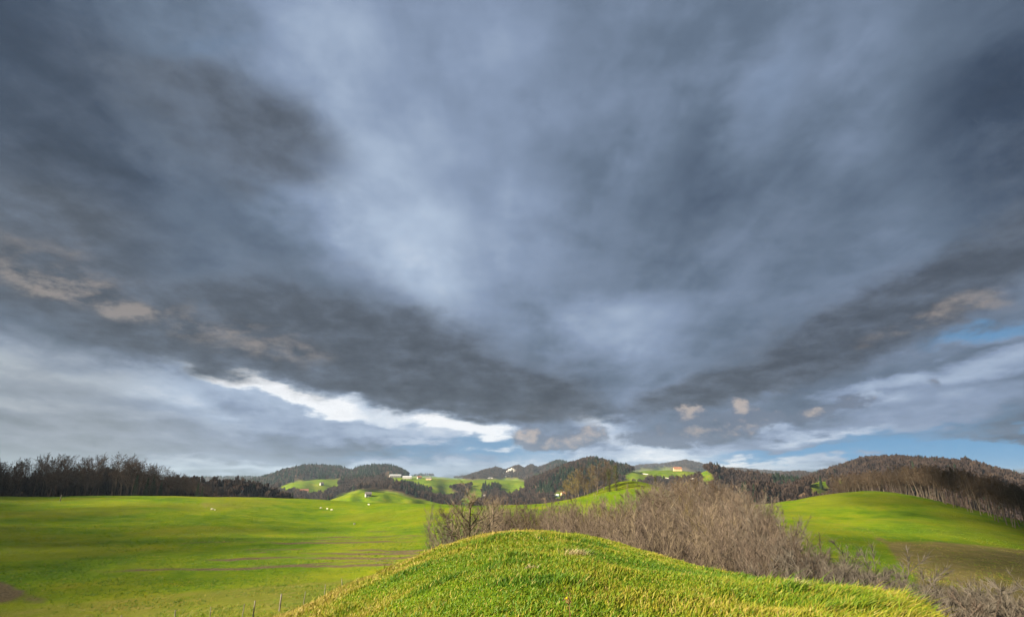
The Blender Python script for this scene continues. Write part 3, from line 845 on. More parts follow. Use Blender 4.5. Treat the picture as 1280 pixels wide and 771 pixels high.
# --- wood along the upper edge of the right meadow
EDGE = [(1046, 350), (1060, 330), (1085, 325), (1110, 318), (1135, 303), (1160, 282), (1190, 262), (1220, 244), (1250, 226), (1280, 211), (1330, 197), (1400, 190)]
RTOP = [(1040, 598), (1058, 590), (1075, 587), (1100, 584), (1130, 580), (1160, 577), (1200, 579), (1240, 588), (1280, 600), (1330, 604), (1450, 610)]
pts = []; tries = 0
while len(pts) < 200 and tries < 8000:
    tries += 1
    px = R.uniform(1046, 1400); back = R.choice([R.uniform(0, 5), R.uniform(0, 25), R.uniform(10, 70)])
    r = np.interp(px, [a for a, b in EDGE], [b for a, b in EDGE]) + back
    x, y, z = seat(px, r)
    if any((x - a) ** 2 + (y - b) ** 2 < 6.5 for a, b in pts): continue
    h = min(pix(px, tops(px, RTOP))[1] * r - z, 19.0) * R.uniform(.85, 1.03)
    if h < 6: continue
    pts.append((x, y)); k = R.choice(right_kit)
    plant_at('slender_tree', k, x, y, z - .1, h / k[2], R.uniform(0, 6.28), 'pale trunked leafless tree in the front row of the wood edging the bright meadow' if back < 6 else 'slender brown leafless tree behind the front row of the wood edging the bright meadow', 'tree', 'trees of the wood above the bright meadow', fat=R.uniform(.85, 1.1))

# --- thicket in the gully
TTOP = [(530, 668), (548, 648), (570, 636), (600, 624), (640, 629), (690, 634), (730, 632), (770, 626), (800, 612), (835, 599), (870, 596), (900, 603), (930, 618), (960, 640), (985, 668), (1010, 692), (1040, 707), (1080, 717), (1120, 728), (1180, 738), (1230, 744), (1300, 749), (1400, 755)]
BANDS = [(610, 705, 82, 112, 26, .80), (690, 830, 52, 118, 74, 1.0), (800, 965, 95, 225, 90, 1.0), (860, 1035, 52, 110, 72, .95), (1000, 1330, 50, 82, 150, .8)]
pts = []
for (xa, xb, ra, rb, cnt, hs) in BANDS:
    got = 0; tries = 0
    while got < cnt and tries < 3000:
        tries += 1
        px = R.uniform(xa, xb); r = math.sqrt(R.uniform(ra * ra, rb * rb))
        x, y, z = seat(px, r)
        if any((x - a) ** 2 + (y - b) ** 2 < (3.2 if r < 110 else 9) for a, b in pts): continue
        h = min((pix(px, tops(px, TTOP))[1] * r - z) * 1.10, 12.5) * R.choice([R.uniform(.62, .85), R.uniform(.85, 1.0), R.uniform(.95, 1.12)])
        if h < 2.2: continue
        pts.append((x, y)); got += 1
        kk = grey_kit if xa >= 1000 else bush_kit
        k = R.choice(kk)
        lab = 'low grey leafless bush in the hollow below the brown rough grass' if xa >= 1000 else ('slender leafless sapling in front of the green slope between knoll and mound' if xb < 710 else 'tall grey-brown leafless bush of the dense thicket filling the gully')
        grp = 'grey bushes in the hollow' if xa >= 1000 else ('saplings before the green slope' if xb < 710 else 'bushes of the thicket')
        tone = {'pale_twigs': 'pale straw-coloured', 'grey_twigs': 'ash grey', 'budding_twigs': 'olive tinged', 'thicket_twigs': 'purplish brown'}[k[1].materials[0].name]
        if xa < 1000 and xb > 710:
            lab = tone + ' leafless bush in the ' + ('part of the dense thicket below the mound' if r > 112 else ('dense thicket hugging the rim of the knoll' if px < 830 else 'thicket flank facing the bright meadow'))
            grp = 'thicket, ' + lab.split(' in the ')[1]
        elif xa >= 1000:
            lab = 'low ' + tone + ' leafless bush in the hollow below the brown rough grass'
        plant_at('low_bush' if xa >= 1000 else 'leafless_bush', k, x, y, z - .1, h / k[2], R.uniform(0, 6.28), lab, 'bush', grp, fat=R.uniform(.9, 1.25) * (1.25 if xa >= 1000 else 1) * (.8 if xb < 710 else 1))
for px, r, h, k, lab in ((594, 62, 13.0, 0, 'spreading pale leafless tree at the end of the thicket beside the striped pasture'), (568, 66, 10.0, 1, 'low crooked leafless tree, outermost of the thicket beside the striped pasture'), (618, 70, 11.2, 2, 'crooked leafless tree behind the rim of the grassy knoll, next to the slender saplings')):
    x, y, z = seat(px, r); kk = lone_kit[k]
    plant_at('crooked_tree', kk, x, y, z - .1, h / kk[2], R.uniform(0, 6), lab, 'tree', fat=.95)
for px, r, h in ((556, 70, 8), (566, 74, 9), (578, 64, 9), (586, 70, 9.5), (604, 62, 9.5), (612, 68, 9), (634, 66, 9.0), (548, 74, 6.0), (552, 66, 6.5), (592, 76, 10), (572, 60, 7)):
    x, y, z = seat(px, r); kk = R.choice([bush_kit[2], bush_kit[9], bush_kit[4]])
    plant_at('leafless_bush', kk, x, y, z - .1, h / kk[2], R.uniform(0, 6), 'pale leafless bush growing round the crooked trees at the end of the thicket', 'bush', 'bushes round the crooked trees')

for px, r, f in ((705, 84, .95), (728, 90, 1.05), (744, 78, .9), (762, 96, 1.05), (783, 86, 1.0), (806, 120, 1.05), (826, 104, .9), (842, 160, 1.1), (858, 130, .95), (871, 175, 1.12), (889, 120, 1.0), (905, 150, 1.08), (921, 110, .95), (938, 130, 1.0), (954, 96, .95), (676, 96, 1.0), (652, 92, 1.0), (690, 104, 1.05)):
    x, y, z = seat(px, r); k = R.choice(right_kit)
    h = min((pix(px, tops(px, TTOP) - 5)[1] * r - z) * f, 14)
    plant_at('thicket_tree', k, x, y, z - .1, h / k[2], R.uniform(0, 6), 'slim dark stemmed leafless tree rising out of the thicket', 'tree', 'trees rising out of the thicket', fat=R.uniform(.9, 1.3))
# --- trees on the mound
for px, r, h, k in ((708, 236, 8.5, 0), (716, 232, 10.5, 2), (724, 238, 11.5, 0), (732, 234, 12.5, 1), (740, 236, 12.0, 2), (748, 232, 12.8, 3), (756, 236, 13.0, 1), (720, 228, 6, 2), (735, 226, 6, 0), (745, 228, 6.5, 1), (764, 236, 10, 3)):
    x, y, z = seat(px, r); kk = mound_kit[k]
    plant_at('bare_tree', kk, x, y, z - .1, h / kk[2], R.uniform(0, 6), 'broad leafless tree of the small grove on the green mound', 'tree', 'grove on the mound', fat=1.1)
def ivy_tree(px, r, h, lab):
    x, y, z = seat(px, r)
    a, b = tall_tree(200 + px, H=11, clear=.3, spread=.16, nbr=14, ntw=4, nsub=3)
    e = plant_at('ivy_clad_tree', (as_mesh('trunk', a, B_DARK), as_mesh('crown', b, T_BROWN)), x, y, z - .1, h / 10.5, 1.0, lab, 'tree')
    rr = np.random.default_rng(px)
    hh = rr.uniform(0, 9.0, 260)
    P = np.stack([rr.normal(0, .42, 260), rr.normal(0, .42, 260), hh], -1) * [1, 1, 1]
    v, f_ = leaf_cloud(rr, P, .13, 6)
    build('ivy', v, f_, T_IVY, parent=e)
ivy_tree(763, 229, 9.5, 'dark slim tree wrapped in ivy at the edge of the mound grove')
ivy_tree(772, 228, 10.8, 'dark ivy covered tree standing apart, nearest the open top of the mound')
ivy_tree(822, 236, 6.0, 'small dark ivy wrapped stump on the shoulder of the green mound')
x, y, z = seat(3, 322); k = left_kit[2]
plant_at('bare_tree', k, x, y, z, 13 / k[2], 1.0, 'single thin black tree standing before the dark wood', 'tree', fat=.6)

# ------------------------------------------------------------------ far woods: crowns scattered over the hills (read as one mass)
def far_woods():
    cand_t, cand_r = [], []
    bands = [(360, 520, 4.2), (520, 800, 5.5), (800, 1200, 7.5), (1200, 2000, 9.5), (2000, 4000, 14), (4000, 5700, 24)]
    out = []
    for (ra, rb, sp) in bands:
        area = .5 * 1.75 * (rb * rb - ra * ra)
        cnt = int(area / (sp * sp))
        th = rng.uniform(-.875, .875, cnt); r = np.sqrt(rng.uniform(ra * ra, rb * rb, cnt))
        out.append(np.stack([th, r, np.full(cnt, sp)], -1))
    C = np.concatenate(out)
    th, r, sp = C.T
    # visibility: horizon of the nearer ground
    it = np.clip(((np.degrees(th) + 52) / .2).round().astype(int), 0, len(az_f) - 1)
    slope = GZ / np.maximum(RD, 1)
    run = np.maximum.accumulate(slope, axis=1)
    ir = np.clip(np.searchsorted(RR, r * .97), 0, nR - 1)
    x, y = r * np.sin(th), r * np.cos(th)
    hor = run[it, ir]
    j = np.clip(np.searchsorted(RR, r), 0, nR - 1)
    ok = (GZ[it, j] + 14) / r > hor - .004
    ok &= wood[it, j] & ~((ZONE[it, j] == 0) & (r < 760))
    ok &= ~((th < pix(262, 600)[0]) & (r < 345))
    th, r, sp, x, y = th[ok], r[ok], sp[ok], x[ok], y[ok]
    z, zone = terrain(x, y)
    px, py = toPix(x, y, z)
    nearR = (px > 1040) & (r < 300)
    grn = np.zeros(len(x), bool)
    for g_ in GREEN: grn |= inpoly(px, py, g_)
    keep = ~grn & ~nearR
    th, r, sp, x, y, z, px, py = [v[keep] for v in (th, r, sp, x, y, z, px, py)]
    LINE = [(-300, 572), (0, 577), (130, 573), (180, 580), (210, 590), (240, 599), (300, 601), (330, 608), (352, 616), (372, 624), (420, 632)]
    cap = np.array([pix(a_, b_)[1] for a_, b_ in zip(np.clip(px, -300, 420), tops(np.clip(px, -300, 420), LINE))])
    keep = ~((r < 760) & (px < 420) & ((z + 10.5) / r > cap + .004))
    th, r, sp, x, y, z, px, py = [v[keep] for v in (th, r, sp, x, y, z, px, py)]
    pc = np.full(len(x), .03)
    for g_ in CONIFER: pc = np.where(inpoly(px, py, g_), .72, pc)
    pc = np.where((r > 2000) & (px < 560), .55, pc)
    clump = fbm(x / 60, y / 60, 3, 33)
    con = rng.uniform(size=len(x)) < np.clip(pc + clump * .9 * (pc > .3), 0, .95)
    con &= (r > 480)
    return x, y, z, r, sp, con
fx, fy, fz, fr, fs, fcon = far_woods()

def deciduous_mass(x, y, z, sp, tri):
    nT = len(x)
    Hh = sp ** .35 * 6.4 * rng.uniform(.75, 1.15, nT); Rw = np.maximum(sp * .62, 2.6) * rng.uniform(.8, 1.2, nT)
    a = rng.uniform(0, 2 * pi, (nT, tri)); e = np.arcsin(rng.uniform(.0, 1.0, (nT, tri)))
    D = np.stack([np.cos(a) * np.cos(e), np.sin(a) * np.cos(e), np.sin(e)], -1)
    base = np.stack([x, y, z], -1)[:, None, :]
    tip = base + D * np.stack([Rw, Rw, Hh * .55], -1)[:, None, :] * rng.uniform(.75, 1.1, (nT, tri, 1)) + np.stack([0 * Hh, 0 * Hh, Hh * .45], -1)[:, None, :]
    root = base + D * np.stack([Rw, Rw, Hh * .1], -1)[:, None, :] * .28 + np.stack([0 * Hh, 0 * Hh, Hh * .12], -1)[:, None, :]
    side = np.cross(D, rng.normal(size=D.shape)); side /= np.linalg.norm(side, axis=-1, keepdims=True)
    wd = (Rw * .20)[:, None, None] * rng.uniform(.6, 1.2, (nT, tri, 1))
    V = np.stack([root, tip - side * wd, tip + side * wd], 2).reshape(-1, 3)
    Fc = np.arange(len(V)).reshape(-1, 3)
    col = np.repeat(np.clip(rng.normal(.5, .16, nT), 0, 1), tri * 3)
    return V, Fc, col

def conifer_mass(x, y, z, sp):
    nT = len(x)
    Hh = np.maximum(sp, 7) ** .35 * 7.6 * rng.uniform(.7, 1.2, nT); Rw = np.maximum(sp * .38, 2.2)
    a = np.arange(6) * pi / 3
    V, Fc = [], []
    off = 0
    for (z0, z1, k) in ((.06, .62, 1.0), (.35, .84, .74), (.6, 1.0, .5)):
        ring = np.stack([np.cos(a), np.sin(a)], -1)[None] * (Rw * k)[:, None, None] * rng.uniform(.75, 1.25, (nT, 6, 1))
        rg = np.concatenate([ring + np.stack([x, y], -1)[:, None], np.repeat((z + Hh * z0)[:, None, None], 6, 1) + rng.normal(0, .3, (nT, 6, 1))], -1)
        ap = np.stack([x, y, z + Hh * z1], -1)[:, None]
        vv = np.concatenate([rg, ap], 1).reshape(-1, 3)
        k0 = np.arange(nT)[:, None] * 7 + off
        for i in range(6):
            Fc.append(np.concatenate([k0 + i, k0 + (i + 1) % 6, k0 + 6], 1))
        V.append(vv); off += len(vv)
    col = np.concatenate([np.repeat(np.clip(rng.normal(.5, .2, nT), 0, 1), 7)] * 3)
    return np.concatenate(V), np.concatenate(Fc), col

def mass_mat(name, stops):
    m, n = mat(name)
    a = n.new('ShaderNodeAttribute'); a.attribute_name = 'tone'
    geo = n.new('ShaderNodeNewGeometry')
    patch = n.noise(geo.outputs['Position'], .012, 3, .6).outputs['Fac']
    v = n.m('ADD', n.m('MULTIPLY', a.outputs['Fac'], .6), n.m('MULTIPLY', patch, .4))
    finish(n, m, n.ramp(v, stops), .95, spec=.05, trans=.45)
    return m
M_DEC = mass_mat('leafless_wood', [(.25, (0.038, 0.027, 0.024)), (.5, (0.060, 0.042, 0.035)), (.75, (0.096, 0.068, 0.050))])
M_CON = mass_mat('conifer_wood', [(.25, (0.010, 0.019, 0.012)), (.5, (0.017, 0.029, 0.016)), (.75, (0.030, 0.042, 0.020))])
SECT = [('near', 0, 560, 40, 'leafless brown undergrowth of the nearer ridge woods'), ('mid', 560, 1250, 34, 'leafless reddish brown wood on the nearer valley hills'), ('hill', 1250, 2100, 22, 'leafless brown wood covering the middle hills'), ('back', 2100, 9000, 12, 'leafless wood on the blue hills at the back of the valley')]
for nm, ra, rb, tri, lab in SECT:
    s_ = (fr >= ra) & (fr < rb) & ~fcon
    V_, F_, c_ = deciduous_mass(fx[s_], fy[s_], fz[s_], fs[s_], tri)
    o = build('leafless_wood', V_, F_, M_DEC); attr(o, 'tone', c_); tag(o, lab, 'wood', kind='stuff')
for ra, rb, lab in ((0, 2100, 'dark green conifer stands scattered through the valley woods'), (2100, 9000, 'dark conifer wood on the double topped hill and the back ridges')):
    s_ = (fr >= ra) & (fr < rb) & fcon
    V_, F_, c_ = conifer_mass(fx[s_], fy[s_], fz[s_], fs[s_])
    o = build('conifer_wood', V_, F_, M_CON); attr(o, 'tone', c_); tag(o, lab, 'wood', kind='stuff')
print('FAR TREES', len(fx), int(fcon.sum()))

# ------------------------------------------------------------------ foreground turf, blade by blade
def turf():
    nT = 860000
    th = rng.uniform(-.75, .85, nT); r = np.sqrt(rng.uniform(3.4 ** 2, 18.5 ** 2, nT))
    rc = np.interp(th, _th, _tr); tcs = np.interp(th, _th, _ts)
    x, y = r * np.sin(th), r * np.cos(th)
    ok = r < rc * 1.22
    # keep what the frame (with a margin) can see
    zq = knoll(th, r)
    px, py = toPix(x, y, zq)
    ok &= (py < 990) & (px > 60) & (px < 1420)
    ok &= rng.uniform(size=nT) < np.clip(1.25 - r * .035, .5, 1)
    x, y, r, th, px = x[ok], y[ok], r[ok], th[ok], px[ok]
    z = knoll_top(x, y, th, r)
    nB = len(x)
    patch = fbm(x / .9, y / .9, 3, 51); big = fbm(x / 3.1, y / 3.1, 3, 52)
    long_ = np.clip((th - .28) / .22, 0, 1) * np.clip((r - 5.5) / 2, 0, 1)
    Hh = .50 * (.055 + .05 * np.clip(.5 + patch * 1.6, 0, 1) + .035 * np.clip(big * 2, 0, 1)) * rng.uniform(.55, 1.35, nB) * (1 + 1.2 * long_)
    tus = np.clip((fbm(x / .55, y / .55, 2, 57) - .20) * 5, 0, 1)
    Hh = Hh * (1 + .7 * tus)
    tall = rng.uniform(size=nB) < .015
    Hh = np.where(tall, Hh * 1.8, Hh)
    lean = np.stack([rng.normal(.25, .42, nB) + .55 * long_, rng.normal(-.05, .42, nB), np.zeros(nB)], -1)
    wd = rng.uniform(.0038, .0072, nB) * np.clip(r / 9, .9, 1.6)
    a = rng.uniform(0, pi, nB); S = np.stack([np.cos(a), np.sin(a), 0 * a], -1) * wd[:, None]
    P = np.stack([x, y, z - .01], -1); U = np.array([0, 0, 1.0])
    Mid = P + (U * .62 + lean * .35) * Hh[:, None]
    Tip = P + (U * 1.0 + lean * 1.0) * Hh[:, None] * np.where(long_ > .3, .95, 1)[:, None]
    V = np.stack([P - S, P + S, Mid + S * .8, Mid - S * .8, Tip], 1).reshape(-1, 3)
    k = np.arange(nB)[:, None] * 5
    Fc = np.concatenate([k + [0, 1, 2], k + [0, 2, 3], k + [3, 2, 4]])
    dryp = np.clip(.57 + .55 * big + .40 * patch - .20 * tus + rng.normal(0, .17, nB), 0, 1)
    dryp = np.where(rng.uniform(size=nB) < .09, rng.uniform(.7, 1, nB), dryp)
    return V, Fc, np.repeat(dryp, 5)
m, n = mat('turf_blade')
a = n.new('ShaderNodeAttribute'); a.attribute_name = 'tone'
c = n.ramp(a.outputs['Fac'], [(.0, (0.045, 0.115, 0.006)), (.30, (0.085, 0.165, 0.007)), (.52, (0.155, 0.205, 0.008)), (.74, (0.255, 0.225, 0.020)), (1.0, (0.360, 0.275, 0.090))])
finish(n, m, c, .55, spec=.25, trans=.30)
tv, tf, tcol = turf()
o = build('turf', tv, tf, MATS['turf_blade']); attr(o, 'tone', tcol)
tag(o, 'short yellowish green grass covering the foreground knoll', 'grass', kind='stuff')
print('BLADES', len(tcol) // 5)

# coarse tufts standing out of the pastures below
def tufts():
    nT = 90000
    th = rng.uniform(-.78, .78, nT); r = np.exp(rng.uniform(log(42), log(190), nT))
    it = np.clip(((np.degrees(th) + 52) / .2).round().astype(int), 0, len(az_f) - 1); j = np.clip(np.searchsorted(RR, r), 0, nR - 1)
    x, y = r * np.sin(th), r * np.cos(th)
    ok = (ZONE[it, j] == 0) & (litter[it, j] < .3) & (soil[it, j] < .4) & (rng.uniform(size=nT) < np.clip(.35 + 1.6 * fbm(x / 7, y / 7, 3, 99), 0, 1))
    th, r, x, y, it, j = [v[ok] for v in (th, r, x, y, it, j)]
    a = (np.degrees(th) + 52) / .2; i0 = np.clip(a.astype(int), 0, len(az_f) - 2); fa = a - i0
    j0 = np.clip(np.searchsorted(RR, r) - 1, 0, nR - 2); fr_j = (r - RR[j0]) / (RR[j0 + 1] - RR[j0])
    z = (GZ[i0, j0] * (1 - fr_j) + GZ[i0, j0 + 1] * fr_j) * (1 - fa) + (GZ[i0 + 1, j0] * (1 - fr_j) + GZ[i0 + 1, j0 + 1] * fr_j) * fa
    nB = len(x); k3 = 5
    P = np.stack([x, y, z - .02], -1)[:, None, :] + np.concatenate([rng.normal(0, .10, (nB, k3, 2)), np.zeros((nB, k3, 1))], -1)
    h = rng.uniform(.10, .26, (nB, k3, 1)); d = np.concatenate([rng.normal(.1, .35, (nB, k3, 2)), np.ones((nB, k3, 1))], -1)
    an = rng.uniform(0, pi, (nB, k3, 1)); S = np.concatenate([np.cos(an), np.sin(an), 0 * an], -1) * rng.uniform(.012, .03, (nB, k3, 1))
    V = np.stack([P - S, P + S, P + d * h], 2).reshape(-1, 3)
    tone = np.clip(.30 + .35 * straw[it, j] + rng.normal(0, .22, nB), 0, 1)
    return V, np.arange(len(V)).reshape(-1, 3), np.repeat(tone, k3 * 3)
v, f_, c_ = tufts()
o = build('pasture_tufts', v, f_, MATS['turf_blade']); attr(o, 'tone', c_)
tag(o, 'coarse grass tufts dotting the pastures below the knoll', 'grass', kind='stuff')

# ------------------------------------------------------------------ far houses, sheep, fence, small things
def hit(px, py, r0=30.0, r1=4000.0):
    """where the sight line meets the ground"""
    th, t = pix(px, py)
    r = np.exp(np.linspace(log(r0), log(r1), 1500))
    z = terrain(r * sin(th), r * cos(th))[0]
    k = np.argmax(z / r >= t)
    rr_ = r[k] if (z / r >= t).any() else r[np.argmax(z / r)]
    return rr_ * sin(th), rr_ * cos(th), float(np.interp(rr_, r, z)), rr_

def plain(name, c0, c1, scale=2.0, rough=.85):
    m, n = mat(name)
    tcn = n.new('ShaderNodeTexCoord')
    f = n.noise(tcn.outputs['Object'], scale, 4, .6).outputs['Fac']
    b = n.noise(tcn.outputs['Object'], scale * 6, 3, .6).outputs['Fac']
    return finish(n, m, n.ramp(f, [(.3, c0), (.7, c1)]), rough, b, .03, .4)
P_WHITE = plain('white_render', (.29, .28, .26), (.40, .385, .36))
P_OCHRE = plain('ochre_render', (.48, .33, .17), (.60, .43, .24))
P_ROOF = plain('red_tiles', (.17, .075, .045), (.27, .13, .08), 1.0)
P_DROOF = plain('grey_tiles', (.10, .09, .085), (.17, .155, .145), 1.0)
P_WOOD = plain('weathered_wood', (.10, .085, .068), (.21, .185, .15), 3.0)
P_GLASS = plain('dark_pane', (.02, .025, .03), (.04, .045, .05), 1.0, .15)
P_METAL = plain('pale_sheet_roof', (.34, .35, .36), (.46, .47, .48), .6, .45)
P_WIRE = plain('rusty_wire', (.10, .08, .065), (.18, .15, .13), 5.0, .6)
P_ROCK = plain('limestone', (.36, .34, .30), (.66, .64, .59), .08)
P_WOOL = plain('wool', (.45, .41, .35), (.62, .58, .50), 8.0, .95)
P_FACE = plain('sheep_skin', (.10, .085, .07), (.20, .17, .14), 8.0)
P_BLUE = plain('blue_boards', (.10, .22, .32), (.16, .30, .40), 2.0)

def box_vf(x0, x1, y0, y1, z0, z1):
    V = [(x0, y0, z0), (x1, y0, z0), (x1, y1, z0), (x0, y1, z0), (x0, y0, z1), (x1, y0, z1), (x1, y1, z1), (x0, y1, z1)]
    return V, [(0, 3, 2, 1), (4, 5, 6, 7), (0, 1, 5, 4), (1, 2, 6, 5), (2, 3, 7, 6), (3, 0, 4, 7)]

def house(px, py, L, D, Hw, Hr, wallm, roofm, rot, label, name='house', wins=3, chimney=True, cat='house'):
    x, y, z, r = hit(px, py)
    e = bpy.data.objects.new(name, None); COL.objects.link(e)
    e.location = (x, y, z - .4); e.rotation_euler = (0, 0, rot + atan2(-x, y)); tag(e, label, cat)
    l, d = L / 2, D / 2
    V = [(-l, -d, 0), (l, -d, 0), (l, d, 0), (-l, d, 0), (-l, -d, Hw), (l, -d, Hw), (l, d, Hw), (-l, d, Hw), (-l, 0, Hw + Hr), (l, 0, Hw + Hr)]
    me = bpy.data.meshes.new('wall')
    me.from_pydata(V, [], [(0, 1, 5, 4), (2, 3, 7, 6), (1, 2, 6, 9, 5), (3, 0, 4, 8, 7)])
    me.materials.append(wallm)
    o = bpy.data.objects.new('wall', me); COL.objects.link(o); o.parent = e
    ov = .6; k = Hr / d; lo = Hw - ov * k
    up = .28
    R0 = [(-l - ov, -d - ov, lo + .06), (l + ov, -d - ov, lo + .06), (l + ov, 0, Hw + Hr + .06), (-l - ov, 0, Hw + Hr + .06), (l + ov, d + ov, lo + .06), (-l - ov, d + ov, lo + .06)]
    R1 = [(a, b, c + up) for a, b, c in R0]
    me = bpy.data.meshes.new('roof')
    me.from_pydata(R0 + R1, [], [(6, 7, 8, 9), (9, 8, 10, 11), (3, 2, 1, 0), (5, 4, 2, 3), (0, 1, 7, 6), (4, 5, 11, 10), (1, 2, 8, 7), (2, 4, 10, 8), (0, 6, 9, 3), (3, 9, 11, 5)])
    me.materials.append(roofm)
    rf = bpy.data.objects.new('roof', me); COL.objects.link(rf); rf.parent = e
    if chimney:
        v, f_ = box_vf(l * .3, l * .3 + .9, -.1, .8, Hw + Hr * .6, Hw + Hr + 1.3)
        build('chimney', v, f_, P_WHITE if wallm is not P_WHITE else P_ROOF, parent=rf)
    for i in range(wins):
        cx = -l + L * (i + .5) / wins
        if i == wins // 2 and Hw > 2.2:
            v, f_ = box_vf(cx - .6, cx + .6, -d - .06, -d + .05, 0.3, 2.5); build('door', v, f_, P_WOOD, parent=e)
        for zz in ((1.2, 4.0) if Hw > 5 else (1.2,)):
            if i == wins // 2 and zz < 2: continue
            v, f_ = box_vf(cx - .6, cx + .6, -d - .05, -d + .05, zz, zz + 1.4); build('window', v, f_, P_GLASS, parent=e)
    return e

house(690, 622.5, 10, 8, 5.5, 3.0, P_WHITE, P_DROOF, .3, 'white house with dark grey roof in the dip beside the mound')
house(697, 620.5, 6, 5, 3.2, 1.8, P_BLUE, P_METAL, -.3, 'small blue boarded shed beside the white house near the mound', 'shed', 2, False, 'shed')
house(704, 619.5, 9, 7, 4.5, 3.0, P_OCHRE, P_ROOF, .5, 'ochre house with red roof beside the white house near the mound')
house(605, 623, 8, 7, 6.0, 4.0, P_WHITE, P_METAL, .1, 'tall narrow white house at the foot of the valley pastures')
house(620, 617, 7, 6, 3.5, 2.5, P_WHITE, P_DROOF, -.4, 'tiny white cottage on the sloping pasture below the cliffs')
house(847, 588.5, 24, 14, 6.5, 6.0, P_OCHRE, P_ROOF, .25, 'big ochre farmhouse with broad red roof alone on the high green plateau', 'farmhouse', 5, True, 'farmhouse')
house(376, 616, 34, 12, 5.0, 5.0, P_WHITE, P_ROOF, .1, 'long farm barn with red roof and pale walls below the double hill', 'barn', 4, False, 'barn')
house(402, 606.5, 9, 8, 5.0, 3.0, P_WHITE, P_DROOF, .4, 'tiny white farmhouse on the green slope under the double hill')
house(494, 596.5, 42, 16, 6.5, 3.5, P_WHITE, P_METAL, .12, 'long white hall with pale sheet roof below the double hill', 'hall', 6, False, 'hall')
house(509, 598, 26, 12, 5.0, 3.0, P_WHITE, P_METAL, -.1, 'lower white hall with pale roof next to the long one', 'hall', 4, False, 'hall')
house(524, 598.5, 12, 9, 5.0, 3.5, P_WHITE, P_ROOF, .3, 'white house with red roof at the end of the row of white halls')
house(536, 599.5, 16, 9, 4.0, 3.0, P_OCHRE, P_DROOF, -.2, 'ochre house with grey roof on the pasture past the white halls')
house(297, 616.5, 7, 6, 3.5, 2.5, P_WHITE, P_ROOF, .2, 'small white hut in front of the brown wooded rise', 'hut', 2, True, 'hut')
house(460, 621, 7, 6, 3.5, 2.5, P_WHITE, P_DROOF, .2, 'small white barn alone on the green swell below the wood', 'barn', 2, False, 'barn')

# pale rock faces and screes on the ridges
def outcrop(px, py, w, h, seed, label):
    x, y, z, r = hit(px, py)
    rr = np.random.default_rng(seed)
    nu, nv = 14, 6
    u = np.linspace(-.5, .5, nu); v = np.linspace(0, 1, nv)
    U, Vv = np.meshgrid(u, v, indexing='ij')
    prof = (1 - (np.abs(U) * 2) ** 2.2) * (.65 + .35 * rr.uniform(size=(nu, 1)))
    X = U * w + rr.normal(0, w * .01, U.shape); Z = Vv * h * prof - 1.0; Y = Vv * h * .35 + rr.normal(0, h * .08, U.shape)
    Vt = np.stack([X, Y, Z], -1).reshape(-1, 3)
    back = np.stack([X[:, -1], Y[:, -1] + h * .6, Z[:, -1] - h * .5 * prof[:, 0]], -1)
    Vt = np.concatenate([Vt, back])
    idx_ = np.arange(nu * nv).reshape(nu, nv)
    Fq = [(idx_[i, j], idx_[i + 1, j], idx_[i + 1, j + 1], idx_[i, j + 1]) for i in range(nu - 1) for j in range(nv - 1)]
    b0 = nu * nv
    Fq += [(idx_[i, -1], idx_[i + 1, -1], b0 + i + 1, b0 + i) for i in range(nu - 1)]
    o = build('limestone_cliff', Vt, Fq, P_ROCK)
    o.location = (x, y, z); o.rotation_euler = (0, 0, atan2(-x, y))
    tag(o, label, 'cliff')
outcrop(640, 590, 70, 26, 1, 'tall pale limestone face beneath the pointed wooded knob')
outcrop(632, 592.5, 80, 14, 2, 'wide pale limestone scree left of the pointed knob')
outcrop(639, 595.5, 70, 12, 3, 'low pale limestone step under the tall rock face')
outcrop(613, 598, 40, 9, 4, 'small pale rock slab on the wooded shoulder beyond the pastures')
outcrop(804, 592.5, 34, 4, 6, 'long pale gravel bank on the plateau near the farmhouse')
outcrop(833, 597.5, 16, 3, 7, 'short pale gravel patch below the farmhouse')
outcrop(874, 598, 30, 3.5, 8, 'pale gravel strip at the far end of the plateau')

# sheep grazing on the left meadow
def sheep_mesh():
    bm_v, bm_f = [], []
    rings = [(-.62, .16, .62), (-.52, .27, .60), (-.25, .33, .60), (.10, .33, .60), (.38, .29, .62), (.52, .22, .66), (.60, .15, .66), (.70, .10, .58), (.82, .085, .44), (.92, .05, .36)]
    s = 10
    for (xx, rr_, zz) in rings:
        for i in range(s):
            a = 2 * pi * i / s
            bm_v.append((xx, cos(a) * rr_ * .85, zz + sin(a) * rr_))
    for k in range(len(rings) - 1):
        for i in range(s):
            j = (i + 1) % s
            bm_f.append((k * s + i, k * s + j, (k + 1) * s + j, (k + 1) * s + i))
    for (lx, ly) in ((-.42, .14), (-.42, -.14), (.36, .14), (.36, -.14)):
        o_ = len(bm_v)
        for (zz, rr_, dx) in ((.48, .085, 0), (.26, .05, -.02 if lx < 0 else .01), (.02, .035, 0)):
            for i in range(4):
                a = 2 * pi * i / 4
                bm_v.append((lx + dx + cos(a) * rr_, ly + sin(a) * rr_, zz))
        for k in range(2):
            for i in range(4):
                j = (i + 1) % 4
                bm_f.append((o_ + k * 4 + i, o_ + k * 4 + j, o_ + (k + 1) * 4 + j, o_ + (k + 1) * 4 + i))
    return bm_v, bm_f
sv, sf = sheep_mesh()
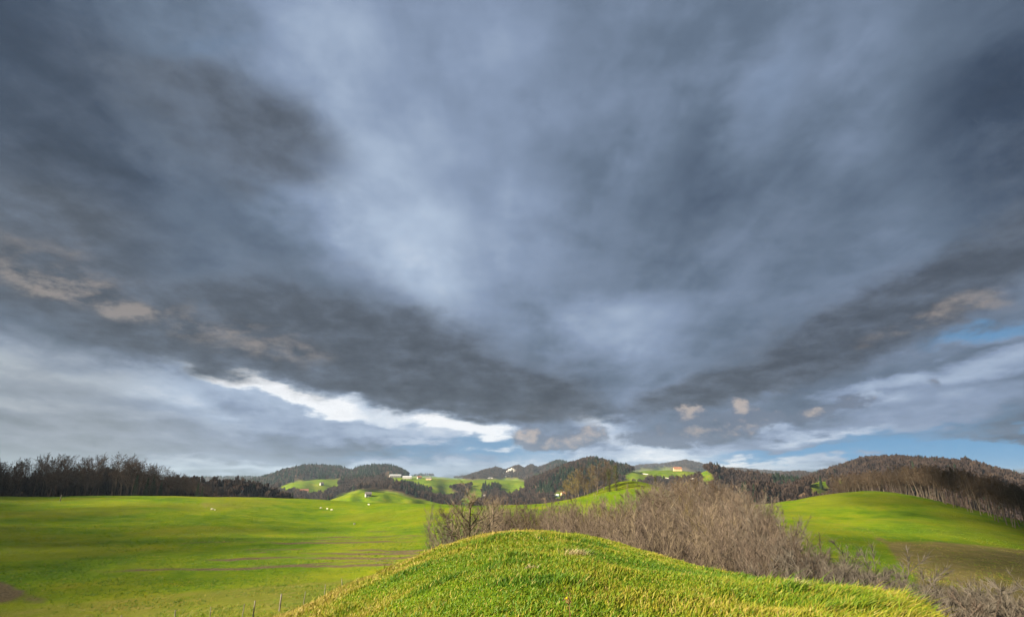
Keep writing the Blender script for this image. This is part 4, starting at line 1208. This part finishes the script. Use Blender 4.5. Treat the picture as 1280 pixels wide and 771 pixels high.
for i, (px, py, rot, lab) in enumerate(((401, 636, .4, 'white sheep grazing at one end of the row of three'), (409, 637, 2.6, 'white sheep grazing in the middle of the row of three'), (414.5, 638, .1, 'white sheep grazing at the far end of the row of three'),
                                   (461, 631.5, 3.0, 'lone white sheep near the crest, towards the green swell'), (265, 637.5, .3, 'white sheep, larger of a pair apart from the row of three'), (268.5, 638, 2.2, 'white sheep, smaller of a pair apart from the row of three'), (443, 656, 1.2, 'lone pale sheep lower down the meadow slope'))):
    x, y, z, r = hit(px, py)
    e = build('sheep', sv, sf, P_WOOL, smooth=True)
    e.location = (x, y, z); e.rotation_euler = (0, 0, rot); s_ = .66 if i != 5 else .52; e.scale = (s_, s_, s_)
    tag(e, lab, 'sheep', 'sheep on the left meadow')

# wire fence at the foot of the knoll
fr_ = bpy.data.objects.new('wire_fence', None); COL.objects.link(fr_)
POSTS = [(150, 790, 1.25, .05), (217, 784, 1.25, .05), (262, 778, 1.2, .035), (302, 775, 1.2, .035), (316, 772, 1.3, .06), (349, 763.5, 1.35, .075), (379, 756, 1.15, .035), (405, 746, 1.15, .035), (428, 738, 1.2, .05)]
fp = []
for (px, py, h, rad) in POSTS:
    x, y, z, r = hit(px, py, 22)
    fp.append((x, y, z, h, rad))
fr_.location = fp[4][:3]
tag(fr_, 'old wire fence with uneven wooden posts in the hollow beside the knoll', 'fence')
ox, oy, oz = fp[4][:3]
for k, (x, y, z, h, rad) in enumerate(fp):
    t = Plant(400 + k)
    t.path(np.array([x - ox, y - oy, z - oz - .3]), np.array([t.r.normal(0, .05), t.r.normal(0, .05), 1.0]), h + .3, rad, rad * .85, 3, .015, .01, t.wood, 7)
    v, f_ = t.mesh_tubes(t.wood)
    top = t.wood[-1][1]
    v = np.concatenate([v, [top + np.array([0, 0, .01])]]); s = 7; b0 = len(v) - 1 - s
    f_ = np.concatenate([f_, [(b0 + i, b0 + (i + 1) % s, len(v) - 1) for i in range(s)]])
    build('post', v, f_, P_WOOD, parent=fr_)
for hz in (.45, .95):
    for k in range(len(fp) - 1):
        a = np.array(fp[k][:3]) - [ox, oy, oz] + [0, 0, hz]; b = np.array(fp[k + 1][:3]) - [ox, oy, oz] + [0, 0, hz]
        t = Plant(1); segs = []
        P = [a + (b - a) * s - np.array([0, 0, .05 * 4 * s * (1 - s)]) for s in np.linspace(0, 1, 5)]
        for i in range(4): segs.append((P[i], P[i + 1], .0025, .0025, 3))
        v, f_ = t.mesh_tubes(segs)
        build('wire', v, f_, P_WIRE, parent=fr_)
x, y, z, r = hit(75, 626)
t = Plant(9); t.path(np.array([0, 0, -.2]), np.array([.03, 0, 1.0]), 2.4, .16, .12, 3, .03, 0, t.wood, 7); v, f_ = t.mesh_tubes(t.wood)
o = build('wooden_post', v, f_, P_WOOD); o.location = (x, y, z); tag(o, 'single thick dark post on the pasture crest before the dark wood', 'post')
x, y, z, r = hit(458, 623)

# small plants on the knoll
def curved_stalk(h, rad, bend, sides=5):
    t = Plant(3); segs = []; p = np.array([0, 0, -.02])
    for i in range(4):
        q = np.array([bend * ((i + 1) / 4) ** 2, 0, h * (i + 1) / 4]); segs.append((p, q, rad, rad * .85, sides)); p = q
    return t.mesh_tubes(segs), p
m, n = mat('dandelion_petals'); finish(n, m, n.ramp(n.noise(n.new('ShaderNodeTexCoord').outputs['Object'], 90, 2).outputs['Fac'], [(.3, (.62, .50, .005)), (.7, (.76, .66, .01))]), .7, spec=.2)
STALK = plain('green_stalk', (.06, .11, .01), (.10, .16, .02), 30)
DRYST = plain('dry_stalk', (.14, .075, .035), (.24, .14, .07), 30)
x, y, z, r = hit(706, 769, 5, 16)
e = bpy.data.objects.new('dandelion', None); COL.objects.link(e); e.location = (x, y, z); tag(e, 'small yellow dandelion in the turf of the knoll', 'flower')
(v, f_), top = curved_stalk(.12, .0025, .02); build('stem', v, f_, STALK, parent=e)
pv, pf = [], []
rr = np.random.default_rng(12)
for i in range(46):
    a = rr.uniform(0, 2 * pi); el_ = rr.uniform(.15, 1.5); L = .021
    d = np.array([cos(a) * cos(el_), sin(a) * cos(el_), sin(el_)]); sd = np.cross(d, [0, 0, 1.0]); sd = sd / (np.linalg.norm(sd) + 1e-6) * .003
    k = len(pv); pv += [tuple(top - sd * .4), tuple(top + sd * .4), tuple(top + d * L + sd), tuple(top + d * L - sd)]; pf.append((k, k + 1, k + 2, k + 3))
build('flower_head', pv, pf, MATS['dandelion_petals'], parent=e)
x, y, z, r = hit(713, 773, 5, 16)
e = bpy.data.objects.new('dry_seed_stalk', None); COL.objects.link(e); e.location = (x, y, z); tag(e, 'short reddish brown dry seed stalk beside the dandelion', 'plant')
(v, f_), top = curved_stalk(.15, .004, -.015); build('stem', v, f_, DRYST, parent=e)
P = np.stack([rr.normal(0, .008, 40) + top[0], rr.normal(0, .008, 40), top[2] + rr.uniform(-.05, .03, 40)], -1)
v, f_ = leaf_cloud(rr, P, .007, 3); build('seed_head', v, f_, DRYST, parent=e)['kind'] = 'stuff'
def tuft(px, py, cnt, h, m_, name, label):
    x, y, z, r = hit(px, py, 5, 17)
    rr = np.random.default_rng(int(px))
    a = rr.uniform(0, 2 * pi, cnt); L = h * rr.uniform(.5, 1.2, cnt); b = np.stack([rr.normal(0, h * .45, cnt), rr.normal(0, h * .3, cnt), np.zeros(cnt)], -1)
    out = np.stack([np.cos(a) * .8 + .35, np.sin(a) * .8, rr.uniform(.3, 1.0, cnt)], -1)
    S = np.stack([-np.sin(a), np.cos(a), 0 * a], -1) * .004
    mid = b + out * (L * .55)[:, None]; tip = b + out * L[:, None] * [1, 1, .75]
    v = np.stack([b - S, b + S, mid + S * .8, mid - S * .8, tip], 1).reshape(-1, 3)
    k = np.arange(cnt)[:, None] * 5
    o = build(name, v, np.concatenate([k + [0, 1, 2], k + [0, 2, 3], k + [3, 2, 4]]), m_)
    o.location = (x, y, z); tag(o, label, 'grass tuft')
STRAW = plain('straw', (.33, .26, .13), (.48, .40, .24), 20)
tuft(718, 695, 260, .15, STRAW, 'dry_grass_tuft', 'pale dry grass tuft lying flattened near the crest of the knoll')
tuft(662, 712, 90, .09, STRAW, 'dry_grass_tuft', 'thin straw coloured tuft on the sunny flank of the knoll')
tuft(995, 727, 160, .16, STRAW, 'dry_grass_tuft', 'brownish dry tuft sticking up from the rim over the thicket')

# ------------------------------------------------------------------ two clouds added out of view to shade the left and right slopes
m, n = mat('shade_cloud'); 
_d = n.new('ShaderNodeBsdfDiffuse'); _d.inputs[0].default_value = (.82, .82, .83, 1)
_t = n.new('ShaderNodeBsdfTransparent'); _mx = n.new('ShaderNodeMixShader'); _mx.inputs[0].default_value = .11
n.t.links.new(_t.outputs[0], _mx.inputs[1]); n.t.links.new(_d.outputs[0], _mx.inputs[2])
_o = n.new('ShaderNodeOutputMaterial'); n.t.links.new(_mx.outputs[0], _o.inputs[0])
ico_v, ico_f = None, None
import bmesh
bmx = bmesh.new(); bmesh.ops.create_icosphere(bmx, subdivisions=2, radius=1.0)
ico_v = np.array([v.co[:] for v in bmx.verts]); ico_f = np.array([[v.index for v in f.verts] for f in bmx.faces]); bmx.free()
def shade_cloud_over(shade, seed, cnt, alt, fade):
    """one ragged cumulus whose shadow falls on the given ground; puffs thin out towards its edge"""
    rr = np.random.default_rng(seed)
    xs = [p[0] for p in shade]; ys = [p[1] for p in shade]
    S = np.array(sdir); out = []
    poly = [tuple(p) for p in shade]
    V, Fc = [], []
    made = 0
    while made < cnt:
        x, y = rr.uniform(min(xs) - fade, max(xs) + fade), rr.uniform(min(ys) - fade, max(ys) + fade)
        px_ = np.array([x]); py_ = np.array([y])
        ins = inpoly(px_, py_, poly)[0]
        d = min(_segd(x, y, poly[i], poly[(i + 1) % len(poly)]) for i in range(len(poly)))
        sd = d if ins else -d
        pr = min(max((sd + fade) / (2 * fade), 0), 1)
        nz = float(fbm(np.array([x / 60]), np.array([y / 60]), 3, seed)[0])
        if rr.uniform() > pr + nz * .8 * (1 - pr): continue
        h = alt + rr.uniform(-20, 60) * (.3 + .7 * pr)
        c = np.array([x, y, -10.0]) + S * (h / S[2])
        rad = rr.uniform(5, 11) * (.7 + .9 * pr)
        k = len(V) * len(ico_v)
        V.append(ico_v * rad * rr.uniform(.8, 1.25, (len(ico_v), 1)) * [1.3, 1.3, .8] + c); Fc.append(ico_f + k); made += 1
    o = build('shade_cloud', np.concatenate(V), np.concatenate(Fc), MATS['shade_cloud'], smooth=True)
    tag(o, kind='stuff')
def _segd(x, y, a, b):
    dx, dy = b[0] - a[0], b[1] - a[1]
    s = min(max(((x - a[0]) * dx + (y - a[1]) * dy) / (dx * dx + dy * dy), 0), 1)
    return hypot(x - a[0] - s * dx, y - a[1] - s * dy)
def bear(l): return [(r * sin(pix(p, 640)[0]), r * cos(pix(p, 640)[0])) for p, r in l]
shade_cloud_over(bear([(-60, 60), (0, 110), (40, 180), (110, 330), (240, 480), (300, 640), (-500, 640), (-900, 60)]), 1, 1000, 420, 60)
shade_cloud_over(bear([(1125, 430), (1160, 320), (1190, 250), (1215, 190), (1245, 150), (1270, 110), (1330, 80), (1900, 80), (1900, 520), (1200, 560)]), 2, 900, 420, 42)

# ------------------------------------------------------------------ air
m, n = mat('air')
pv_ = n.new('ShaderNodeVolumePrincipled')
pv_.inputs['Color'].default_value = (.62, .80, 1.0, 1)
pv_.inputs['Density'].default_value = 0.00006
pv_.inputs['Anisotropy'].default_value = 0.2
om = n.new('ShaderNodeOutputMaterial'); n.t.links.new(pv_.outputs[0], om.inputs['Volume'])
zmin = float(GZ.min()) - 1.5; zmax = max(float(GZ.max()), float((fz).max())) + 24
v, f_ = box_vf(-9400, 9400, -9400, 9400, zmin, zmax)
hz_ = build('haze', v, f_, m); tag(hz_, kind='stuff')
print('HAZE', zmin, zmax, 'TRIS', sum(len(o.data.polygons) for o in {o.data.name: o for o in bpy.data.objects if o.type == 'MESH'}.values()))
